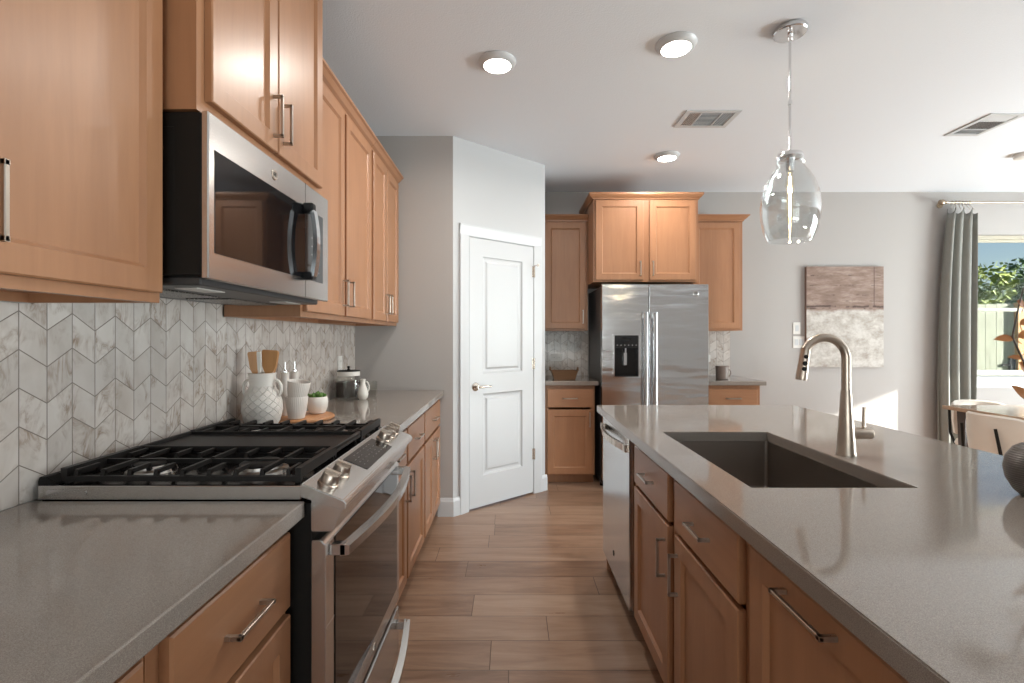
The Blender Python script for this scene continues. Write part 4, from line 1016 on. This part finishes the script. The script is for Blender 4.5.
# ---------------------------------------------------------------- curtain
RZ = 2.625
rod = thing('curtain_rod', 'bronze curtain rod with round finial above dining window', 'curtain rod', (5.1, YB - .11, RZ))
RODM = steel('antique_bronze', (.34, .27, .20), .3, axis=0, amt=.02)
b = B(); b.tube([(4.28, YB - .11, RZ), (5.95, YB - .11, RZ)], .010, 16); b.build('pole', RODM, rod, smooth=True)
for x, sg in ((4.280, -1), (5.955, 1)):
    b = B(); b.lathe([(0, 0), (.012, 0), (.014, .008), (.026, .022), (.031, .040), (.026, .058), (.012, .068), (0, .070)], (x, YB - .11, RZ), axis=(sg, 0, 0), n=28); b.build('finial', RODM, rod, smooth=True)
for x in (4.315, 5.87):
    b = B(); b.box(x - .006, x + .006, YB - .115, YB, RZ - .006, RZ + .006); b.lathe([(0, 0), (.03, 0), (.03, .006), (0, .006)], (x, YB - .001, RZ), axis=(0, -1, 0), n=20); b.build('bracket', RODM, rod)
cu = thing('curtain', 'grey linen curtain panel gathered left of the dining window', 'curtain', (4.5, YB - .11, .02))
CURM = NT('grey_linen'); _c = CURM.coord(); _n = CURM.noise(CURM.mapping(_c, (260, 260, 18)), 1, 2)
CURM.set(CURM.mix(_n, (.20, .20, .18), (.26, .26, .24)), .85); CURM.bump(_n, .2, .001); CURM = CURM.m
b = B(); NX, NZ = 90, 24; grid = []
for j in range(NZ + 1):
    t_ = j / NZ; z = .02 + (2.545 - .02) * t_; row = []
    x0 = 4.215 + .095 * t_ ** 3; x1 = 4.575 + .015 * t_; wdt = x1 - x0
    for i in range(NX + 1):
        s_ = i / NX; ph = 2 * PI * 3.6 * s_ + .7 * math.sin(2.2 * t_) + .5 * math.sin(5 * s_)
        amp = .044 * (1 - .45 * t_) + .006 * math.sin(5 * s_ + 2 * t_)
        row.append(b.bm.verts.new((x0 + wdt * (s_ + .022 * math.sin(ph * 1.0 + .8)), YB - .105 + amp * math.sin(ph) , z + (.03 * math.cos(ph) if j == NZ else 0))))
    grid.append(row)
for j in range(NZ):
    for i in range(NX): b.bm.faces.new([grid[j][i], grid[j][i + 1], grid[j + 1][i + 1], grid[j + 1][i]])
b.build('fabric', CURM, cu, smooth=True, solid=.003)
for k in range(6):
    x = 4.34 + .034 * k
    b = B(); b.tube([Vector((x + .002 * math.sin(a), YB - .11 + .017 * math.cos(a), RZ - .004 + .019 * math.sin(a))) for a in [2 * PI * q / 16 for q in range(17)]], .0025, 8)
    b.tube([(x, YB - .11, RZ - .022), (x + .010 * k, YB - .11, 2.555)], .002, 6); b.build('curtain_ring', RODM, cu, smooth=True)

# ---------------------------------------------------------------- dining table and chairs
tb = thing('dining_table', 'dining table with glossy top and dark tapered legs', 'table', (3.95, 3.0, 0))
TBM = wood('table_wood_top', 1, (.42, .30, .21), (.30, .20, .135), .16); DKL = wood('dark_wood_legs', 2, (.035, .02, .014), (.022, .013, .009), .4)
TX0, TX1, TY0, TY1 = 3.435, 4.45, 2.05, 3.86
B().box(TX0, TX1, TY0, TY1, .728, .758, .006, 2).build('table_top', TBM, tb)
b = B(); b.box(TX0 + .10, TX1 - .10, TY0 + .10, TY1 - .10, .66, .728); b.build('apron', DKL, tb)
for x in (TX0 + .11, TX1 - .11):
    for y in (TY0 + .085, TY1 - .085):
        b = B(); b.rings([[(x - h_, y - h_, z_), (x + h_, y - h_, z_), (x + h_, y + h_, z_), (x - h_, y + h_, z_)] for h_, z_ in ((.020, 0), (.034, .66), (.036, .7275))]); b.build('leg', DKL, tb)
SHELL = simple('cream_upholstery', (.66, .60, .53), .55, 0, (300, .2, .001), .03)
def chair(x, y, rot, lab):
    t = thing('dining_chair', lab, 'chair', (x, y, 0), 'cream dining chairs', rotz=rot)   # faces local +Y
    # seat: rounded pad
    def sup(hw, hd, z, cyy=0, e=2.6, n=28):
        return [(hw * abs(math.cos(a)) ** (2 / e) * (1 if math.cos(a) > 0 else -1), cyy + hd * abs(math.sin(a)) ** (2 / e) * (1 if math.sin(a) > 0 else -1), z) for a in [2 * PI * k / n for k in range(n)]]
    B().rings([sup(.19, .19, .405), sup(.225, .22, .415), sup(.235, .23, .44), sup(.225, .22, .465), sup(.19, .18, .472)]).build('seat', SHELL, t, local=True, smooth=True)
    # wrapped back shell
    b = B(); n = 24; outer, inner_ = [], []
    cols = []
    for i in range(n + 1):
        a = math.radians(-58 + 116 * i / n); q = abs(2 * i / n - 1)
        hx, hy = (.225) * math.sin(a) / math.sin(math.radians(58)), -.245 + .20 * (1 - math.cos(a)) / (1 - math.cos(math.radians(58))) * .75
        top_ = .775 - .05 * q ** 6 - .012 * q ** 2; bot_ = .50 + .02 * q ** 4
        nrm = Vector((math.sin(a), -math.cos(a), 0)); c_ = Vector((hx, hy, 0)); col_ = []
        for th, zz in ((.0, bot_), (.016, bot_ + .010), (.020, (top_ + bot_) / 2), (.014, top_ - .012), (0, top_), (-.014, top_ - .012), (-.016, (top_ + bot_) / 2), (-.014, bot_ + .010)):
            pp = c_ + nrm * (th + .018 * (zz - bot_) / .3); col_.append((pp.x, pp.y, zz))
        cols.append(col_)
    b.rings(cols); b.build('backrest', SHELL, t, local=True, smooth=True)
    for sx in (-1, 1):
        b = B(); b.tube([(sx * .17, .17, 0), (sx * .19, .15, .405)], [.009, .011], 10); b.build('leg', BLACKM, t, local=True, smooth=True)
        b = B(); b.tube([(sx * .150, -.21, 0), (sx * .150, -.19, .40), (sx * .135, -.262, .50), (sx * .120, -.288, .69)], [.009, .011, .010, .009], 10); b.build('leg', BLACKM, t, local=True, smooth=True)
    b = B(); b.tube([(-.18, .15, .398), (.18, .15, .398)], .008, 8); b.tube([(-.18, -.17, .398), (.18, -.17, .398)], .008, 8); b.build('seat_frame', BLACKM, t, local=True, smooth=True)
    return t
chair(3.495, 3.325, math.radians(-90), 'cream upholstered dining chair in front, its back toward the island')
chair(3.83, 3.81, math.radians(180), 'cream dining chair at far side of the table, below the window')

# ---------------------------------------------------------------- vase with leaves on the island
vx, vy = 1.269, 1.165
VM = NT('dark_ribbed_pottery'); _c = VM.coord(); _w = VM.n('TexWave', wave_type='BANDS', bands_direction='Z'); VM.l(_c, _w.inputs[0]); _w.inputs['Scale'].default_value = 60; _w.inputs['Distortion'].default_value = .3
VM.set(VM.mix(_w.outputs['Fac'], (.055, .045, .040), (.10, .085, .075)), .32, .3); VM.bump(_w.outputs['Fac'], .5, .002); VM = VM.m
b = B(); b.lathe([(0, 0), (.030, 0), (.044, .014), (.057, .040), (.0615, .068), (.057, .094), (.044, .116), (.030, .126), (.022, .130), (.022, .140), (.019, .140), (.019, .128), (.038, .108), (.052, .06), (.03, .01), (0, .008)], (vx, vy, .9145), n=48, cap=False)
tag(recenter(b.build('vase', VM, smooth=True)), 'round dark ribbed vase on the island at right edge', 'vase')
LEAF = NT('orange_leaf'); _n = LEAF.noise(LEAF.coord(), 30, 3); LEAF.set(LEAF.ramp(_n, [(.3, (.26, .085, .018)), (.7, (.46, .17, .035))]), .5); LEAF = LEAF.m
STEM = simple('dark_stem', (.06, .035, .02), .6)
br = thing('leaf_branch', 'branch with orange brown oval leaves rising from the dark vase', 'branch', (vx, vy, .93))
b = B(); stem = [Vector(p) for p in ((vx, vy, .93), (vx, vy, 1.06), (vx - .012, vy, 1.16), (vx - .035, vy, 1.24), (vx - .062, vy, 1.30), (vx - .05, vy, 1.36), (vx - .035, vy, 1.42))]
b.tube(stem, [.0032, .003, .0028, .0025, .002, .0016, .0012], 8)
b.tube([(vx, vy, 1.05), (vx + .05, vy + .03, 1.2), (vx + .11, vy + .05, 1.33)], [.003, .0022, .0014], 8)
b.build('stem', STEM, br, smooth=True)
def leaf_(c, d, L_, W_, n_=(0, -1, .2), base=None):
    c, d, n_ = Vector(c), Vector(d).normalized(), Vector(n_).normalized(); s_ = d.cross(n_).normalized(); n_ = s_.cross(d)
    b = B(); K = 12; loops = []
    for k in range(K + 1):
        t_ = k / K; hw = max(.0006, W_ / 2 * math.sin(PI * t_ ** .85) ** .8 if 0 < t_ < 1 else .0006); p = c + d * L_ * t_ - n_ * .12 * L_ * (t_ - .5) ** 2 * 2
        loops.append([p - s_ * hw + n_ * .0016, p + n_ * -.0002, p + s_ * hw + n_ * .0016, p + s_ * hw + n_ * .0024, p + n_ * .0008, p - s_ * hw + n_ * .0024])
    b.rings(loops)
    if base is not None: b.tube([base, c], .0009, 6)
    return b.build('leaf', LEAF, br, smooth=True)
def P(x, y, Y=vy): k = F / Y; return Vector(((x - 511) / k, Y, 1.3 - (y - 337) / k))
for (x, y, x2, y2, W_) in ((1014, 338, 995, 339, .017), (1024, 306, 1017, 301, .022), (1023, 358, 1008, 357, .011), (1032, 333, 1018, 337, .020), (1020, 362, 1029, 374, .026), (1030, 350, 1044, 338, .022), (1020, 325, 1028, 318, .012)):
    a, c = P(x, y), P(x2, y2); leaf_(a, c - a, (c - a).length * 1.02, W_ * 1.15, (0.1, -1, .55), P(1022, y + 6))
for (dx, dz, ux, uz) in ((.06, 1.22, .6, .5), (.08, 1.28, 1, .1), (.11, 1.33, .6, .9), (.03, 1.14, -.6, .6), (.09, 1.31, -.3, 1)):
    leaf_((vx + dx, vy + .04, dz), (ux, .2, uz), .055, .027, (0, -1, .4))

# ---------------------------------------------------------------- outside
GR = NT('grass_ground'); GR.set(GR.ramp(GR.noise(GR.pos(), 6, 4), [(.3, (.05, .08, .02)), (.7, (.13, .16, .05))]), .9); GR = GR.m
struct(B().box(-25, 40, -25, 45, -.30, -.12).build('ground', GR), 'ground outside')
FEN = NT('weathered_fence_wood'); _c = FEN.pos()
FEN.set(FEN.ramp(FEN.noise(FEN.mapping(_c, (14, 14, 1.2)), 3, 5, .6, .4), [(.3, (.17, .175, .135)), (.55, (.29, .305, .235)), (.75, (.38, .39, .31))]), .8); FEN = FEN.m
OR = wood('new_cedar_post', 2, (.60, .34, .14), (.50, .26, .09), .7)
fe = thing('fence', 'weathered grey-green board fence seen through the window', 'fence', (9, 8.0, -.12))
b = B(); x = 5.0; k = 0
while x < 14.0:
    wdt = .172; b.box(x, x + wdt, 8.0, 8.02, -.1, 1.84 + .006 * ((k * 7) % 3)); x += wdt + .006; k += 1
    if 8.24 < x < 8.30: x = 8.50
b.build('boards', FEN, fe)
b = B(); b.box(5.0, 14, 8.02, 8.06, .25, .34); b.box(5.0, 14, 8.02, 8.06, 1.50, 1.59); b.build('rail', FEN, fe)
B().box(8.315, 8.46, 7.93, 8.02, -.12, 1.86).build('post', OR, fe)
b = B(); b.box(8.10, 8.33, 7.975, 7.995, .82, .86); b.box(8.22, 8.30, 7.96, 7.999, .72, .95); b.box(8.20, 8.25, 7.96, 7.999, .58, .66); b.build('latch', BLACKM, fe)
BARK = simple('bark', (.10, .07, .045), .9, 0, (20, .5)); 
def foliage_mat(name, a, c):
    s = NT(name); s.set(s.ramp(s.noise(s.pos(), 3, 3), [(.3, a), (.7, c)]), .6); return s.m
FO1 = foliage_mat('yellow_green_foliage', (.12, .17, .03), (.32, .38, .08)); FO2 = foliage_mat('dark_green_foliage', (.05, .11, .035), (.14, .22, .07))
def tree(x, y, h, r, mat, lab, seed, n=5200):
    t = thing('tree', lab, 'tree', (x, y, -.12), 'trees beyond the fence'); rnd = random.Random(seed)
    b = B(); b.tube([(x, y, -.12), (x + .1, y, h * .4), (x, y, h * .75)], [.16, .12, .05], 10)
    for k in range(7):
        a = rnd.uniform(0, 2 * PI); b.tube([(x, y, h * (.35 + .05 * k)), (x + math.cos(a) * r * .6, y + math.sin(a) * r * .6, h * (.55 + .05 * k))], [.05, .015], 6)
    b.build('trunk', BARK, t, smooth=True)
    b = B(); blobs = [(Vector((x + rnd.uniform(-.62, .62) * r, y + rnd.uniform(-.6, .6) * r, h * .62 + rnd.uniform(-.30, .34) * h)), r * rnd.uniform(.28, .5)) for _ in range(13)]
    for _ in range(n):
        c, rr_ = rnd.choice(blobs); d = Vector((rnd.gauss(0, 1), rnd.gauss(0, 1), rnd.gauss(0, 1))).normalized(); p = c + d * rr_ * rnd.uniform(.55, 1.08)
        u = Vector((rnd.gauss(0, 1), rnd.gauss(0, 1), rnd.gauss(0, 1))).normalized(); v = u.orthogonal().normalized(); s_ = rnd.uniform(.05, .11)
        vv = [b.bm.verts.new(q) for q in (p - u * s_, p + v * s_ * .5, p + u * s_, p - v * s_ * .5)]; b.bm.faces.new(vv)
    b.build('crown', mat, t, fixn=False)
tree(10.3, 11.0, 2.65, .95, FO1, 'yellow-green tree at left of the window view beyond the fence', 1)
tree(13.35, 12.2, 2.9, 1.15, FO2, 'darker tree at right of the window view beyond the fence', 2)
tree(16.9, 16.5, 2.3, 2.2, FO2, 'distant low tree filling the gap between the nearer two', 3)

for o in sc.objects:
    if '_o' in o.keys(): del o['_o']
